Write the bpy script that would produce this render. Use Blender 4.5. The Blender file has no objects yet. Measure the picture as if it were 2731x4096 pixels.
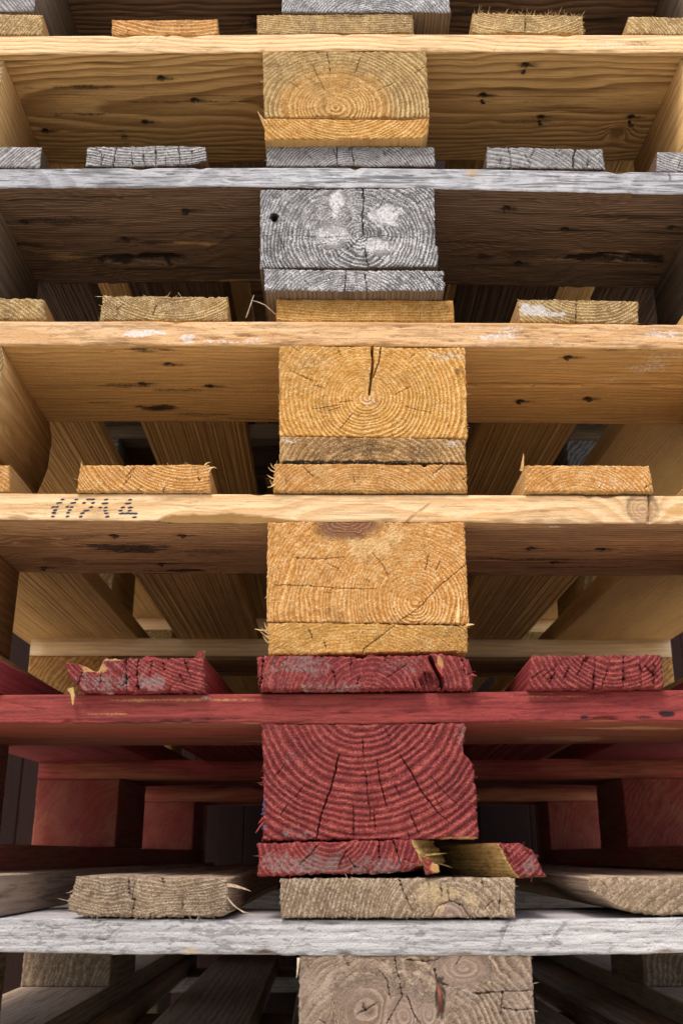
import bpy, math, random
import numpy as np

# ------------------------------------------------------------------ camera, sky, sun, exposure
scene = bpy.context.scene
MM = 0.001
cam_d = bpy.data.cameras.new("camera"); cam = bpy.data.objects.new("camera", cam_d)
scene.collection.objects.link(cam); scene.camera = cam
cam_d.sensor_fit = 'VERTICAL'; cam_d.sensor_height = 36.0; cam_d.lens = 34.71
cam_d.clip_start = 0.02; cam_d.clip_end = 500.0
cam.location = (0.0, -0.69413, 0.014417)
cam.rotation_euler = (math.radians(90) + 0.334936, 0.0, 0.0)
cam_d.dof.use_dof = True; cam_d.dof.focus_distance = 0.80; cam_d.dof.aperture_fstop = 13.0

SUN_EL, SUN_AZ = 56.0, 200.0          # degrees; azimuth clockwise from +Y (north): the light comes from behind the camera
world = bpy.data.worlds.new("World"); scene.world = world; world.use_nodes = True
wn = world.node_tree; bg = wn.nodes["Background"]
sky = wn.nodes.new("ShaderNodeTexSky"); sky.sky_type = 'NISHITA'; sky.sun_disc = False
sky.sun_elevation = math.radians(SUN_EL); sky.sun_rotation = math.radians(SUN_AZ)
sky.dust_density = 4.0; sky.air_density = 1.0
wn.links.new(sky.outputs[0], bg.inputs[0]); bg.inputs[1].default_value = 0.15
sun_d = bpy.data.lights.new("sun", 'SUN'); sun_d.energy = 1.5; sun_d.angle = math.radians(15); sun_d.color = (1.0, 0.95, 0.88)
sun = bpy.data.objects.new("sun", sun_d); scene.collection.objects.link(sun)
sun.location = (-2, -4, 6); sun.rotation_euler = (math.radians(90 - SUN_EL), 0, math.radians(180 - SUN_AZ + 0))
vs = scene.view_settings; vs.view_transform = 'Standard'; vs.look = 'None'; vs.gamma = 1.0; vs.use_curve_mapping = False
vs.exposure = 0.72

rng = np.random.default_rng(7)
C = scene.collection

# ------------------------------------------------------------------ noise helpers
def _h(ix, iy, iz, seed):
    n = (ix.astype(np.uint32) * np.uint32(374761393)) ^ (iy.astype(np.uint32) * np.uint32(668265263)) ^ (iz.astype(np.uint32) * np.uint32(2147483647)) ^ np.uint32((seed * 1274126177 + 977) & 0xffffffff)
    n = (n ^ (n >> np.uint32(13))) * np.uint32(1274126177)
    n = (n ^ (n >> np.uint32(15))) * np.uint32(2246822519)
    return ((n ^ (n >> np.uint32(16))) & np.uint32(0xffff)).astype(np.float32) / 65535.0
def noise2(x, y, seed=0):
    x = np.asarray(x, np.float64); y = np.asarray(y, np.float64); x, y = np.broadcast_arrays(x, y)
    fx, fy = np.floor(x), np.floor(y); tx, ty = x - fx, y - fy
    ix, iy = fx.astype(np.int64), fy.astype(np.int64); z = np.zeros_like(ix)
    tx = tx * tx * (3 - 2 * tx); ty = ty * ty * (3 - 2 * ty)
    a = _h(ix, iy, z, seed); b = _h(ix + 1, iy, z, seed); c = _h(ix, iy + 1, z, seed); d = _h(ix + 1, iy + 1, z, seed)
    return (a * (1 - tx) + b * tx) * (1 - ty) + (c * (1 - tx) + d * tx) * ty - 0.5
def fbm2(x, y, seed=0, oct=3):
    s = 0; a = 1.0
    for k in range(oct):
        s = s + a * noise2(x * 2 ** k, y * 2 ** k, seed + 17 * k); a *= 0.5
    return s
def sstep(a, b, x):
    t = np.clip((x - a) / (b - a), 0, 1); return t * t * (3 - 2 * t)
def curve(pts, t):
    p = np.array(pts, float); return np.interp(t, p[:, 0], p[:, 1])

# ------------------------------------------------------------------ object helpers
def empty(name, loc, rz=0.0):
    o = bpy.data.objects.new(name, None); C.objects.link(o); o.location = loc; o.rotation_euler = (0, 0, rz)
    o.empty_display_size = 0.05
    return o
def tag(o, label=None, cat=None, group=None, kind=None):
    if label: o["label"] = label
    if cat: o["category"] = cat
    if group: o["group"] = group
    if kind: o["kind"] = kind
    return o
def mesh_obj(name, V, quads, mats, fmat=None, attrs=None, parent=None, tris=None, ngons=None, smooth=True):
    """V in mm in the parent's frame; the object's origin goes to the middle of the vertices"""
    V = np.asarray(V, np.float64); org = (V.min(0) + V.max(0)) / 2
    me = bpy.data.meshes.new(name)
    quads = np.asarray(quads, np.int32).reshape(-1, 4) if quads is not None and len(quads) else np.zeros((0, 4), np.int32)
    tris = np.asarray(tris, np.int32).reshape(-1, 3) if tris is not None and len(tris) else np.zeros((0, 3), np.int32)
    ng = ngons or []
    tot = [4] * len(quads) + [3] * len(tris) + [len(g) for g in ng]
    loops = np.concatenate([quads.ravel(), tris.ravel()] + [np.asarray(g, np.int32) for g in ng]).astype(np.int32)
    tot = np.array(tot, np.int32); start = np.concatenate([[0], np.cumsum(tot)[:-1]]).astype(np.int32)
    me.vertices.add(len(V)); me.vertices.foreach_set("co", ((V - org) * MM).astype(np.float32).ravel())
    me.loops.add(len(loops)); me.loops.foreach_set("vertex_index", loops)
    me.polygons.add(len(tot)); me.polygons.foreach_set("loop_start", start); me.polygons.foreach_set("loop_total", tot)
    for m in mats: me.materials.append(m)
    if fmat is not None: me.polygons.foreach_set("material_index", np.asarray(fmat, np.int32))
    me.polygons.foreach_set("use_smooth", np.full(len(tot), smooth, dtype=bool))
    if attrs:
        for k, a in attrs.items():
            at = me.attributes.new(k, 'FLOAT', 'POINT'); at.data.foreach_set("value", np.asarray(a, np.float32).ravel())
    me.update(calc_edges=True); me.validate()
    o = bpy.data.objects.new(name, me); C.objects.link(o)
    o.parent = parent; o.location = org * MM
    if parent is not None and 'org_mm' in parent: o.location = (org - np.array(parent['org_mm'])) * MM
    return o, org
ORG = {}                                              # origin in mm, pallet frame, of every part
def part(name, V, quads, mats, fmat=None, attrs=None, parent=None, **k):
    o, org = mesh_obj(name, V, quads, mats, fmat, attrs, parent, **k)
    ORG[o.name] = org
    return o
def subpart(name, V, quads, mats, parent, **k):
    o, org = mesh_obj(name, V, quads, mats, parent=parent, **k)
    o.location = (org - ORG[parent.name]) * MM
    return o

# ------------------------------------------------------------------ materials
class NT:
    def __init__(s, name):
        s.m = bpy.data.materials.new(name); s.m.use_nodes = True; s.t = s.m.node_tree; s.b = s.t.nodes["Principled BSDF"]
        s.b.inputs["Roughness"].default_value = 0.85; s.b.inputs["Specular IOR Level"].default_value = 0.25
        s.tc = s.t.nodes.new("ShaderNodeTexCoord"); s.oi = s.t.nodes.new("ShaderNodeObjectInfo")
        s.w = s.math('MULTIPLY', s.oi.outputs["Random"], 37.0)
    def put(s, inp, v):
        if isinstance(v, bpy.types.NodeSocket): s.t.links.new(v, inp)
        elif v is not None:
            if isinstance(v, (tuple, list)) and len(v) == 3 and inp.type == 'RGBA': v = (*v, 1)
            inp.default_value = v
    def math(s, op, a, b=None, c=None, clamp=False):
        n = s.t.nodes.new("ShaderNodeMath"); n.operation = op; n.use_clamp = clamp
        for i, v in enumerate((a, b, c)):
            if v is not None: s.put(n.inputs[i], v)
        return n.outputs[0]
    def attr(s, name):
        n = s.t.nodes.new("ShaderNodeAttribute"); n.attribute_name = name; return n.outputs["Fac"]
    def mapping(s, scale=(1, 1, 1), rot=(0, 0, 0)):
        n = s.t.nodes.new("ShaderNodeMapping"); n.inputs["Scale"].default_value = scale; n.inputs["Rotation"].default_value = rot
        s.t.links.new(s.tc.outputs["Object"], n.inputs["Vector"]); return n.outputs[0]
    def noise(s, scale, detail=2.0, rough=0.5, vec=None, w=0.0):
        n = s.t.nodes.new("ShaderNodeTexNoise"); n.noise_dimensions = '4D'
        s.put(n.inputs["Vector"], vec if vec is not None else s.tc.outputs["Object"])
        s.put(n.inputs["W"], s.math('ADD', s.w, w))
        n.inputs["Scale"].default_value = scale; n.inputs["Detail"].default_value = detail; n.inputs["Roughness"].default_value = rough
        return n.outputs["Fac"]
    def rng(s, v, a, b, c=0.0, d=1.0, smooth=True):
        n = s.t.nodes.new("ShaderNodeMapRange"); n.interpolation_type = 'SMOOTHSTEP' if smooth else 'LINEAR'; n.clamp = True
        s.put(n.inputs[0], v)
        for i, x in enumerate((a, b, c, d)): n.inputs[i + 1].default_value = x
        return n.outputs[0]
    def mix(s, f, a, b, mode='MIX'):
        n = s.t.nodes.new("ShaderNodeMix"); n.data_type = 'RGBA'; n.blend_type = mode
        s.put(n.inputs[0], f); s.put(n.inputs[6], a); s.put(n.inputs[7], b); return n.outputs[2]
    def bump(s, h, dist, strength=1.0, prev=None):
        n = s.t.nodes.new("ShaderNodeBump"); n.inputs["Distance"].default_value = dist; n.inputs["Strength"].default_value = strength
        s.put(n.inputs["Height"], h)
        if prev is not None: s.t.links.new(prev, n.inputs["Normal"])
        return n.outputs[0]
    def finish(s, col, nrm=None, k=1.0):
        # small board-to-board variation
        hs = s.t.nodes.new("ShaderNodeHueSaturation")
        s.put(hs.inputs["Value"], s.rng(s.oi.outputs["Random"], 0, 1, 0.9 * k, 1.1 * k, False)); s.put(hs.inputs["Color"], col)
        s.put(s.b.inputs["Base Color"], hs.outputs[0])
        if nrm is not None: s.put(s.b.inputs["Normal"], nrm)
        return s.m
    def marks(s, col, stain=(0.012, 0.009, 0.008), pale=(0.75, 0.72, 0.70), bare=(0.55, 0.33, 0.12), knot=(0.25, 0.11, 0.05), heart=None, use_knot=True):
        rough = s.noise(520, 3, 0.7, w=9)
        if heart is not None: col = s.mix(s.attr("heart"), col, heart)
        if use_knot: col = s.mix(s.math('MULTIPLY', s.attr("knot"), 0.85), col, knot)
        b = s.math('MULTIPLY_ADD', s.math('SUBTRACT', rough, 0.5), 1.2, s.attr("bare"))
        col = s.mix(s.rng(b, 0.2, 0.85), col, bare)
        p = s.math('MULTIPLY_ADD', s.math('SUBTRACT', rough, 0.5), 2.3, s.attr("pale"))
        col = s.mix(s.rng(p, 0.36, 0.95, 0, 0.85), col, pale)
        st = s.math('MULTIPLY_ADD', s.math('SUBTRACT', rough, 0.5), 0.9, s.attr("stain"))
        col = s.mix(s.rng(st, 0.25, 0.85, 0, 0.95), col, stain)
        return col

def wood_end(name, early, late, fleck, fleck_amt=0.5, weather=None, wamt=0.5, heart=None, ring_c=0.8, pale=(0.75, 0.72, 0.7), bare=(0.55, 0.33, 0.12), knot=(0.25, 0.11, 0.05), bump=1.0, dark=None, knot2=None, b0=0.25, dirt=0.35):
    s = NT(name)
    R = s.math('MULTIPLY_ADD', s.noise(700, 1, 0.6), 0.16, s.math('MULTIPLY_ADD', s.noise(90, 2, 0.6, w=33), 0.5, s.attr("ring")))
    fr = s.math('FRACT', R)
    wn_ = s.t.nodes.new("ShaderNodeTexWhiteNoise"); wn_.noise_dimensions = '1D'; s.put(wn_.inputs["W"], s.math('ADD', s.math('FLOOR', R), s.math('FLOOR', s.w)))
    band = s.math('MULTIPLY', s.rng(fr, b0, 0.86), s.rng(fr, 0.90, 1.0, 1, 0))
    vis = s.math('MULTIPLY', s.rng(s.noise(60, 2, 0.6, w=31), 0.35, 0.65, 0.45, 1.0), s.rng(wn_.outputs[0], 0, 1, 0.45, 1.15, False))   # rings differ in strength
    bc = s.math('MULTIPLY', s.math('MULTIPLY', band, ring_c), vis)
    col = s.mix(bc, early, late)
    if heart is not None: col = s.mix(s.attr("heart"), col, s.mix(bc, heart[0], heart[1]))
    big = s.noise(28, 3, 0.6, w=3)
    if weather is not None: col = s.mix(s.math('MULTIPLY', s.rng(big, 0.38, 0.68), wamt), col, weather)
    f1 = s.noise(1150, 1.0, 0.6, w=5); f2 = s.noise(170, 2, 0.6, w=6); f3 = s.noise(520, 2.0, 0.6, w=26)
    dk = s.rng(s.math('MULTIPLY_ADD', f2, -0.35, s.math('MULTIPLY_ADD', band, -0.10, f3)), 0.30, 0.44)
    dcol = dark if dark is not None else tuple(c * 0.42 for c in early)
    col = s.mix(s.math('MULTIPLY', dk, 0.5), col, dcol)
    fl = s.rng(s.math('MULTIPLY_ADD', f2, 0.55, s.math('MULTIPLY_ADD', band, 0.16, f1)), 0.82, 1.04)
    notk = s.math('SUBTRACT', 1.0, s.math('MULTIPLY', s.attr("knot"), 0.8))
    col = s.mix(s.math('MULTIPLY', s.math('MULTIPLY', fl, fleck_amt), notk), col, fleck)
    col = s.mix(s.math('MULTIPLY', s.rng(s.noise(45, 4, 0.65, w=61), 0.52, 0.72), dirt), col, tuple(c * 0.30 for c in early))
    kc = s.mix(s.math('MULTIPLY', band, 0.7), knot, knot2 if knot2 is not None else tuple(min(1, c * 1.7) for c in knot))
    col = s.mix(s.math('MULTIPLY', s.attr("knot"), 0.8), col, kc)
    col = s.marks(col, pale=pale, bare=bare, knot=knot, use_knot=False)
    h = s.math('ADD', s.math('MULTIPLY', f1, 0.8), s.math('MULTIPLY_ADD', s.math('MULTIPLY', band, vis), 0.3, s.math('MULTIPLY', f3, 0.7)))
    return s.finish(col, s.bump(h, 0.0009 * bump, 0.85), 0.66)

def wood_long(name, axis, early, late, ring_c=0.5, fibre=0.35, weather=None, wamt=0.4, saw=0.0, sawcol=(0.3, 0.17, 0.07), bump=1.0, rough_sawn=0.0, pale=(0.78, 0.74, 0.72), bare=(0.55, 0.33, 0.12), knot=(0.22, 0.10, 0.05), stain=(0.012, 0.009, 0.008), fleck=None, line=0.0, speck=0.0, k=1.0):
    s = NT(name)
    sq = lambda k: {'X': (k, 1, 1), 'Y': (1, k, 1), 'Z': (1, 1, k)}[axis]
    st = sq(0.05)
    v = s.mapping(st); v2 = s.mapping(sq(0.18))
    R = s.math('MULTIPLY_ADD', s.noise(55, 3, 0.6, v), 0.9, s.attr("ring"))
    fr = s.math('FRACT', R)
    band = s.math('MULTIPLY', s.rng(fr, 0.15, 0.84), s.rng(fr, 0.88, 1.0, 1, 0))
    col = s.mix(s.math('MULTIPLY', band, ring_c), early, late)
    f1 = s.noise(520, 3, 0.65, v); f2 = s.noise(300, 3, 0.65, v2, w=4)
    big = s.noise(14, 3, 0.55, v2, w=2)
    col = s.mix(s.math('MULTIPLY', s.rng(big, 0.35, 0.7), 0.30), col, tuple(c * 0.55 for c in early))
    if weather is not None: col = s.mix(s.math('MULTIPLY', s.rng(s.noise(22, 4, 0.6, v2, w=8), 0.4, 0.66), wamt), col, weather)
    col = s.mix(s.math('MULTIPLY', s.rng(f1, 0.47, 0.62), fibre), col, tuple(c * 0.35 for c in late))
    if line > 0:
        l = s.rng(s.noise(160, 2, 0.5, s.mapping(sq(0.035)), w=21), 0.60, 0.68)
        col = s.mix(s.math('MULTIPLY', l, line), col, tuple(c * 0.25 for c in late))
    if speck > 0:
        sp_ = s.rng(s.math('MULTIPLY_ADD', s.noise(30, 2, 0.6, w=52), 0.5, s.noise(430, 2, 0.65, s.mapping(sq(0.30)), w=51)), 0.80, 0.90)
        col = s.mix(s.math('MULTIPLY', sp_, speck), col, tuple(c * 0.35 for c in early))
    if fleck is not None: col = s.mix(s.math('MULTIPLY', s.rng(f2, 0.55, 0.75), 0.6), col, fleck)
    h = s.math('ADD', s.math('MULTIPLY', f1, 0.5), s.math('MULTIPLY', band, 0.25))
    h = s.math('MULTIPLY_ADD', s.noise(650, 3, 0.7, w=14), 0.3 + rough_sawn, h)
    if saw > 0:
        mp = s.mapping((1, 1, 1), (0, math.radians(-40), 0)); sx = s.t.nodes.new("ShaderNodeSeparateXYZ"); s.put(sx.inputs[0], mp)
        ph = s.math('MULTIPLY_ADD', s.noise(7, 2, 0.5, w=41), 0.10, sx.outputs[0])          # uneven spacing, gently curved cuts
        cb = s.t.nodes.new("ShaderNodeCombineXYZ"); s.put(cb.inputs[0], ph)
        ln = s.noise(210, 1.0, 0.5, cb.outputs[0], w=43)
        g = s.math('MULTIPLY', s.math('MULTIPLY', s.rng(ln, 0.62, 0.70), s.rng(s.noise(13, 2, 0.6, w=17), 0.47, 0.6)), s.rng(s.noise(120, 2, 0.6, w=47), 0.35, 0.6))
        col = s.mix(s.math('MULTIPLY', g, saw), col, sawcol)
        h = s.math('MULTIPLY_ADD', g, -0.8, h)
    col = s.marks(col, pale=pale, bare=bare, knot=knot, stain=stain)
    return s.finish(col, s.bump(h, 0.0010 * bump, 0.9), k)

def plain(name, col, rough=0.7, metal=0.0, var=0.3, scale=300):
    s = NT(name); n = s.noise(scale, 3, 0.6)
    c = s.mix(s.rng(n, 0.3, 0.7), tuple(x * (1 - var) for x in col), tuple(min(1, x * (1 + var)) for x in col))
    s.b.inputs["Roughness"].default_value = rough; s.b.inputs["Metallic"].default_value = metal
    return s.finish(c, s.bump(n, 0.0005, 0.6))

M = {}
# fresh yellow softwood
STRAW = (0.95, 0.74, 0.38)
M['y_mid_lit'] = wood_long('sunlit_tone_inner_board_edge', 'X', (0.90, 0.68, 0.40), (0.74, 0.48, 0.24), 0.5, 0.25)  # brighter copy of the board edge wood, sunlight on rear boards put into the colour
M['y_end'] = wood_end('yellow_end_grain', (0.56, 0.255, 0.042), (0.84, 0.48, 0.12), (1.0, 0.76, 0.38), 0.55, weather=(0.46, 0.225, 0.045), wamt=0.6, knot=(0.16, 0.06, 0.045), ring_c=0.7)
M['y_end_old'] = wood_end('straw_end_grain', (0.40, 0.24, 0.08), (0.66, 0.44, 0.17), (0.98, 0.78, 0.43), 0.6, weather=(0.22, 0.13, 0.055), wamt=0.7, ring_c=0.7)
M['y_end_dark'] = wood_end('dirty_orange_end_grain', (0.30, 0.145, 0.04), (0.64, 0.38, 0.13), (0.95, 0.72, 0.40), 0.5, weather=(0.20, 0.10, 0.035), wamt=0.7, ring_c=0.9)
M['y_end2'] = wood_end('golden_end_grain', (0.36, 0.21, 0.07), (0.78, 0.53, 0.20), (1.0, 0.78, 0.40), 0.5, heart=((0.56, 0.27, 0.055), (0.80, 0.49, 0.15)), weather=(0.26, 0.15, 0.05), wamt=0.3, ring_c=0.95)
M['y_end3'] = wood_end('orange_end_grain', (0.54, 0.225, 0.042), (0.86, 0.48, 0.135), (1.0, 0.76, 0.42), 0.55, ring_c=0.75, knot=(0.07, 0.024, 0.026), knot2=(0.28, 0.12, 0.085), weather=(0.60, 0.32, 0.09), wamt=0.45, bare=(0.86, 0.60, 0.28))
M['y_front'] = wood_long('pale_board_edge', 'X', (0.84, 0.59, 0.33), (0.62, 0.36, 0.15), 0.75, 0.4, saw=0.7, sawcol=(0.36, 0.19, 0.07), speck=0.25, k=0.84, rough_sawn=0.3)
M['y_front2'] = wood_long('pale_cracked_board_edge', 'X', (0.80, 0.50, 0.25), (0.60, 0.31, 0.115), 0.6, 0.45, saw=0.6, rough_sawn=0.8, sawcol=(0.36, 0.18, 0.07), weather=(0.88, 0.66, 0.42), wamt=0.6, speck=0.35, k=0.84)
M['y_under'] = wood_long('golden_board_underside', 'X', (0.64, 0.41, 0.16), (0.25, 0.125, 0.04), 0.8, 0.28, line=0.5, rough_sawn=0.5)
M['y_under4'] = wood_long('smooth_golden_underside', 'X', (0.72, 0.44, 0.165), (0.48, 0.26, 0.08), 0.6, 0.30, rough_sawn=0.9, line=0.25, speck=0.2)
M['y_under5'] = wood_long('brown_board_underside', 'X', (0.58, 0.37, 0.175), (0.26, 0.14, 0.06), 0.8, 0.35, weather=(0.22, 0.135, 0.075), wamt=0.6, line=0.7, rough_sawn=0.6, speck=0.35)
M['y_deck'] = wood_long('golden_deck_side', 'Y', (0.62, 0.385, 0.145), (0.44, 0.25, 0.085), 0.2, 0.12, weather=(0.34, 0.19, 0.075), wamt=0.5, rough_sawn=0.3, speck=0.2)
M['y_block'] = wood_long('golden_block_side', 'Y', (0.60, 0.37, 0.145), (0.36, 0.19, 0.065), 0.6, 0.3, rough_sawn=0.4)
M['fresh'] = wood_long('freshly_split_wood', 'Y', (0.60, 0.40, 0.14), (0.42, 0.23, 0.065), 0.6, 0.5, rough_sawn=0.5, line=0.4, k=0.72)
# silver grey weathered wood
M['g_end'] = wood_end('silver_end_grain', (0.135, 0.13, 0.13), (0.52, 0.525, 0.54), (0.92, 0.92, 0.93), 0.75, ring_c=0.6, weather=(0.42, 0.40, 0.385), wamt=0.5, knot=(0.42, 0.385, 0.355), knot2=(0.62, 0.605, 0.595), dark=(0.03, 0.027, 0.025), pale=(0.88, 0.88, 0.89), dirt=0.5)
M['g_deck_end'] = wood_end('grey_end_grain', (0.20, 0.185, 0.175), (0.62, 0.61, 0.60), (0.84, 0.84, 0.85), 0.45, weather=(0.25, 0.24, 0.235), wamt=0.5, dark=(0.035, 0.032, 0.03))
M['g_front'] = wood_long('silver_board_edge', 'X', (0.48, 0.48, 0.50), (0.22, 0.22, 0.23), 0.8, 0.75, saw=0.9, sawcol=(0.08, 0.075, 0.075), line=0.8, weather=(0.67, 0.675, 0.70), wamt=0.55, speck=0.4, k=0.76, rough_sawn=0.4)
M['g_mid'] = wood_long('brown_inner_board_edge', 'X', (0.24, 0.17, 0.11), (0.13, 0.085, 0.055), 0.6, 0.4)
M['g_under'] = wood_long('dark_brown_underside', 'X', (0.23, 0.150, 0.095), (0.055, 0.033, 0.021), 0.95, 0.4, line=0.7, rough_sawn=0.4, weather=(0.13, 0.083, 0.053), wamt=0.45, bare=(0.40, 0.26, 0.12))
M['g_deck'] = wood_long('dark_brown_deck', 'Y', (0.17, 0.11, 0.072), (0.07, 0.043, 0.028), 0.7, 0.4, rough_sawn=0.2)
M['g_block'] = wood_long('grey_brown_block_side', 'Y', (0.21, 0.155, 0.11), (0.10, 0.07, 0.05), 0.7, 0.4, rough_sawn=0.2)
# red painted
RED_BARE = (0.50, 0.27, 0.10)
M['r_end'] = wood_end('red_painted_end_grain', (0.150, 0.017, 0.018), (0.33, 0.048, 0.044), (0.66, 0.19, 0.145), 0.42, ring_c=0.8, b0=0.4, weather=(0.25, 0.035, 0.030), wamt=0.6, pale=(0.24, 0.20, 0.185), bare=RED_BARE, dark=(0.055, 0.008, 0.010), dirt=0.35)
M['r_front'] = wood_long('red_painted_board_edge', 'X', (0.31, 0.045, 0.042), (0.22, 0.029, 0.031), 0.6, 0.5, fleck=(0.37, 0.072, 0.058), bare=RED_BARE, pale=(0.4, 0.3, 0.28), line=0.6, weather=(0.25, 0.048, 0.034), wamt=0.55, rough_sawn=0.5, speck=0.3, k=0.84)
M['r_mid'] = wood_long('half_painted_inner_board', 'X', (0.30, 0.052, 0.040), (0.20, 0.036, 0.028), 0.5, 0.4, weather=(0.40, 0.19, 0.09), wamt=0.75)
M['r_under'] = wood_long('red_stained_underside', 'X', (0.36, 0.085, 0.05), (0.24, 0.055, 0.034), 0.5, 0.45, weather=(0.24, 0.11, 0.055), wamt=0.7, bare=(0.46, 0.27, 0.12), line=0.3)
M['r_deck'] = wood_long('red_stained_deck', 'Y', (0.34, 0.085, 0.055), (0.18, 0.045, 0.033), 0.5, 0.35, weather=(0.28, 0.14, 0.075), wamt=0.7, rough_sawn=0.3)
M['r_side'] = wood_long('red_painted_deck_side', 'Y', (0.28, 0.037, 0.038), (0.16, 0.02, 0.022), 0.5, 0.3, rough_sawn=0.8)
M['r_mid_end'] = wood_end('faded_red_end_grain', (0.32, 0.055, 0.040), (0.42, 0.095, 0.065), (0.6, 0.2, 0.14), 0.15, ring_c=0.55, weather=(0.42, 0.19, 0.09), wamt=0.45, dark=(0.3, 0.05, 0.04))
# pale driftwood
M['w_end'] = wood_end('driftwood_end_grain', (0.27, 0.185, 0.112), (0.46, 0.34, 0.215), (0.86, 0.71, 0.52), 0.45, weather=(0.18, 0.12, 0.075), wamt=0.75, bare=(0.58, 0.43, 0.23), pale=(0.62, 0.52, 0.46), knot=(0.26, 0.165, 0.125), knot2=(0.48, 0.38, 0.31), dark=(0.07, 0.048, 0.034), ring_c=0.4)
M['w_block'] = wood_end('driftwood_block_end_grain', (0.17, 0.112, 0.07), (0.44, 0.325, 0.225), (0.66, 0.53, 0.40), 0.4, ring_c=0.9, weather=(0.40, 0.30, 0.235), wamt=0.55, knot=(0.28, 0.19, 0.14), knot2=(0.42, 0.315, 0.25), dark=(0.06, 0.043, 0.034))
M['w_front'] = wood_long('whitened_board_edge', 'X', (0.58, 0.57, 0.565), (0.30, 0.29, 0.285), 0.55, 0.38, weather=(0.70, 0.68, 0.655), wamt=0.7, fleck=(0.78, 0.77, 0.76), saw=0.8, sawcol=(0.22, 0.20, 0.19), rough_sawn=1.4, line=0.35, speck=0.7, k=0.74, bare=(0.55, 0.43, 0.26))
M['w_top'] = wood_long('grey_board_top', 'X', (0.46, 0.44, 0.45), (0.30, 0.28, 0.28), 0.5, 0.3, rough_sawn=0.6)
M['w_under'] = wood_long('dull_brown_underside', 'X', (0.34, 0.25, 0.175), (0.17, 0.12, 0.085), 0.7, 0.4)
M['w_deck'] = wood_long('dull_brown_deck', 'Y', (0.44, 0.32, 0.215), (0.24, 0.165, 0.11), 0.7, 0.45, rough_sawn=0.4, weather=(0.36, 0.29, 0.23), wamt=0.4, line=0.4)
M['fib_y'] = plain('straw_fibre', (0.60, 0.40, 0.17), 0.8, var=0.25)
M['fib_g'] = plain('grey_fibre', (0.42, 0.40, 0.38), 0.8, var=0.4)
M['fib_r'] = plain('red_fibre', (0.32, 0.07, 0.06), 0.8, var=0.5)
M['fib_w'] = plain('dusty_fibre', (0.42, 0.325, 0.23), 0.8, var=0.35)
M['steel'] = plain('rusty_nail_steel', (0.06, 0.035, 0.025), 0.6, 0.6, 0.4)
M['rust'] = plain('brown_rust', (0.14, 0.05, 0.03), 0.8, 0.2, 0.5)
M['ink'] = plain('blue_black_ink', (0.022, 0.022, 0.035), 0.6, 0, 0.3)
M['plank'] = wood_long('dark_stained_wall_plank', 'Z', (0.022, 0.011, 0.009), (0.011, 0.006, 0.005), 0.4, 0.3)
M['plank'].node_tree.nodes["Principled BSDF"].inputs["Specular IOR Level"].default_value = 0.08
M['ground'] = plain('yard_paving', (0.56, 0.50, 0.42), 0.9, 0, 0.2, 20)

# ------------------------------------------------------------------ lumber with a visible sawn end (grain runs along Y)
def blob_mask(x, z, blobs, seed):
    m = np.zeros_like(x)
    for b in blobs or []:
        bx, bz, rx, rz, st = b[:5]
        d = np.hypot((x - bx) / rx, (z - bz) / rz) + 0.7 * fbm2(x / 6, z / 6, seed + 3)
        m = np.maximum(m, st * (1 - sstep(0.55, 1.15, d)))
    return m
def poly_dist(x, z, pts):
    p = np.array(pts, float); best = np.full(x.shape, 1e9); cx = x.copy(); cz = z.copy(); tt = np.zeros_like(x)
    L = np.concatenate([[0], np.cumsum(np.hypot(*(p[1:] - p[:-1]).T))]); tot = L[-1]
    for i in range(len(p) - 1):
        a, b = p[i], p[i + 1]; ab = b - a; l2 = (ab ** 2).sum() + 1e-9
        t = np.clip(((x - a[0]) * ab[0] + (z - a[1]) * ab[1]) / l2, 0, 1)
        qx, qz = a[0] + t * ab[0], a[1] + t * ab[1]; d = np.hypot(x - qx, z - qz); k = d < best
        best = np.where(k, d, best); cx = np.where(k, qx, cx); cz = np.where(k, qz, cz); tt = np.where(k, (L[i] + t * math.sqrt(l2)) / tot, tt)
    return best, cx, cz, tt
def jag(pts, amp, step, seed):
    """a crack line with small natural zigzags"""
    p = np.array(pts, float); out = [p[0]]
    r = np.random.default_rng(7000 + seed)
    for a, b in zip(p[:-1], p[1:]):
        n = max(1, int(np.hypot(*(b - a)) / step)); d = (b - a) / (np.hypot(*(b - a)) + 1e-9); nn = np.array([-d[1], d[0]])
        for i in range(1, n + 1):
            q = a + (b - a) * i / n
            out.append(q + nn * r.normal(0, amp) if i < n else q)
    return out

def ring_field(x, z, y, pith, sp, warp, seed, knots=(), ell=1.0):
    wx = warp * fbm2(x / 30 + y * 0.004, z / 30 + y * 0.003, seed)
    dx = x - pith[0] + 3.0 * noise2(y * 0.006, y * 0 + 0.3, seed + 5); dz = (z - pith[1]) * ell + 2.0 * noise2(y * 0.005, y * 0 + 7.3, seed + 6)
    r = np.hypot(dx, dz) + wx
    R = r / sp + 1.7 * noise2(r / (sp * 4.3), r * 0, seed + 8) + 0.55 * noise2(r / (sp * 1.6), r * 0, seed + 9)
    km = np.zeros_like(x)
    for k in knots:
        kx, kz, rx, rz = k[:4]
        d = np.hypot((x - kx) / rx, (z - kz) / rz) * (1 + 0.22 * fbm2(x / 7, z / 7, seed + 14))
        R = R + 2.2 * np.exp(-(d / 1.5) ** 2)
        inside = 1 - sstep(0.7, 1.25, d)
        R = R * (1 - inside) + (d * k[5] if len(k) > 5 else d * 4.0) * inside
        km = np.maximum(km, inside * (k[4] if len(k) > 4 else 1.0))
    return R, km, r

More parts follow.
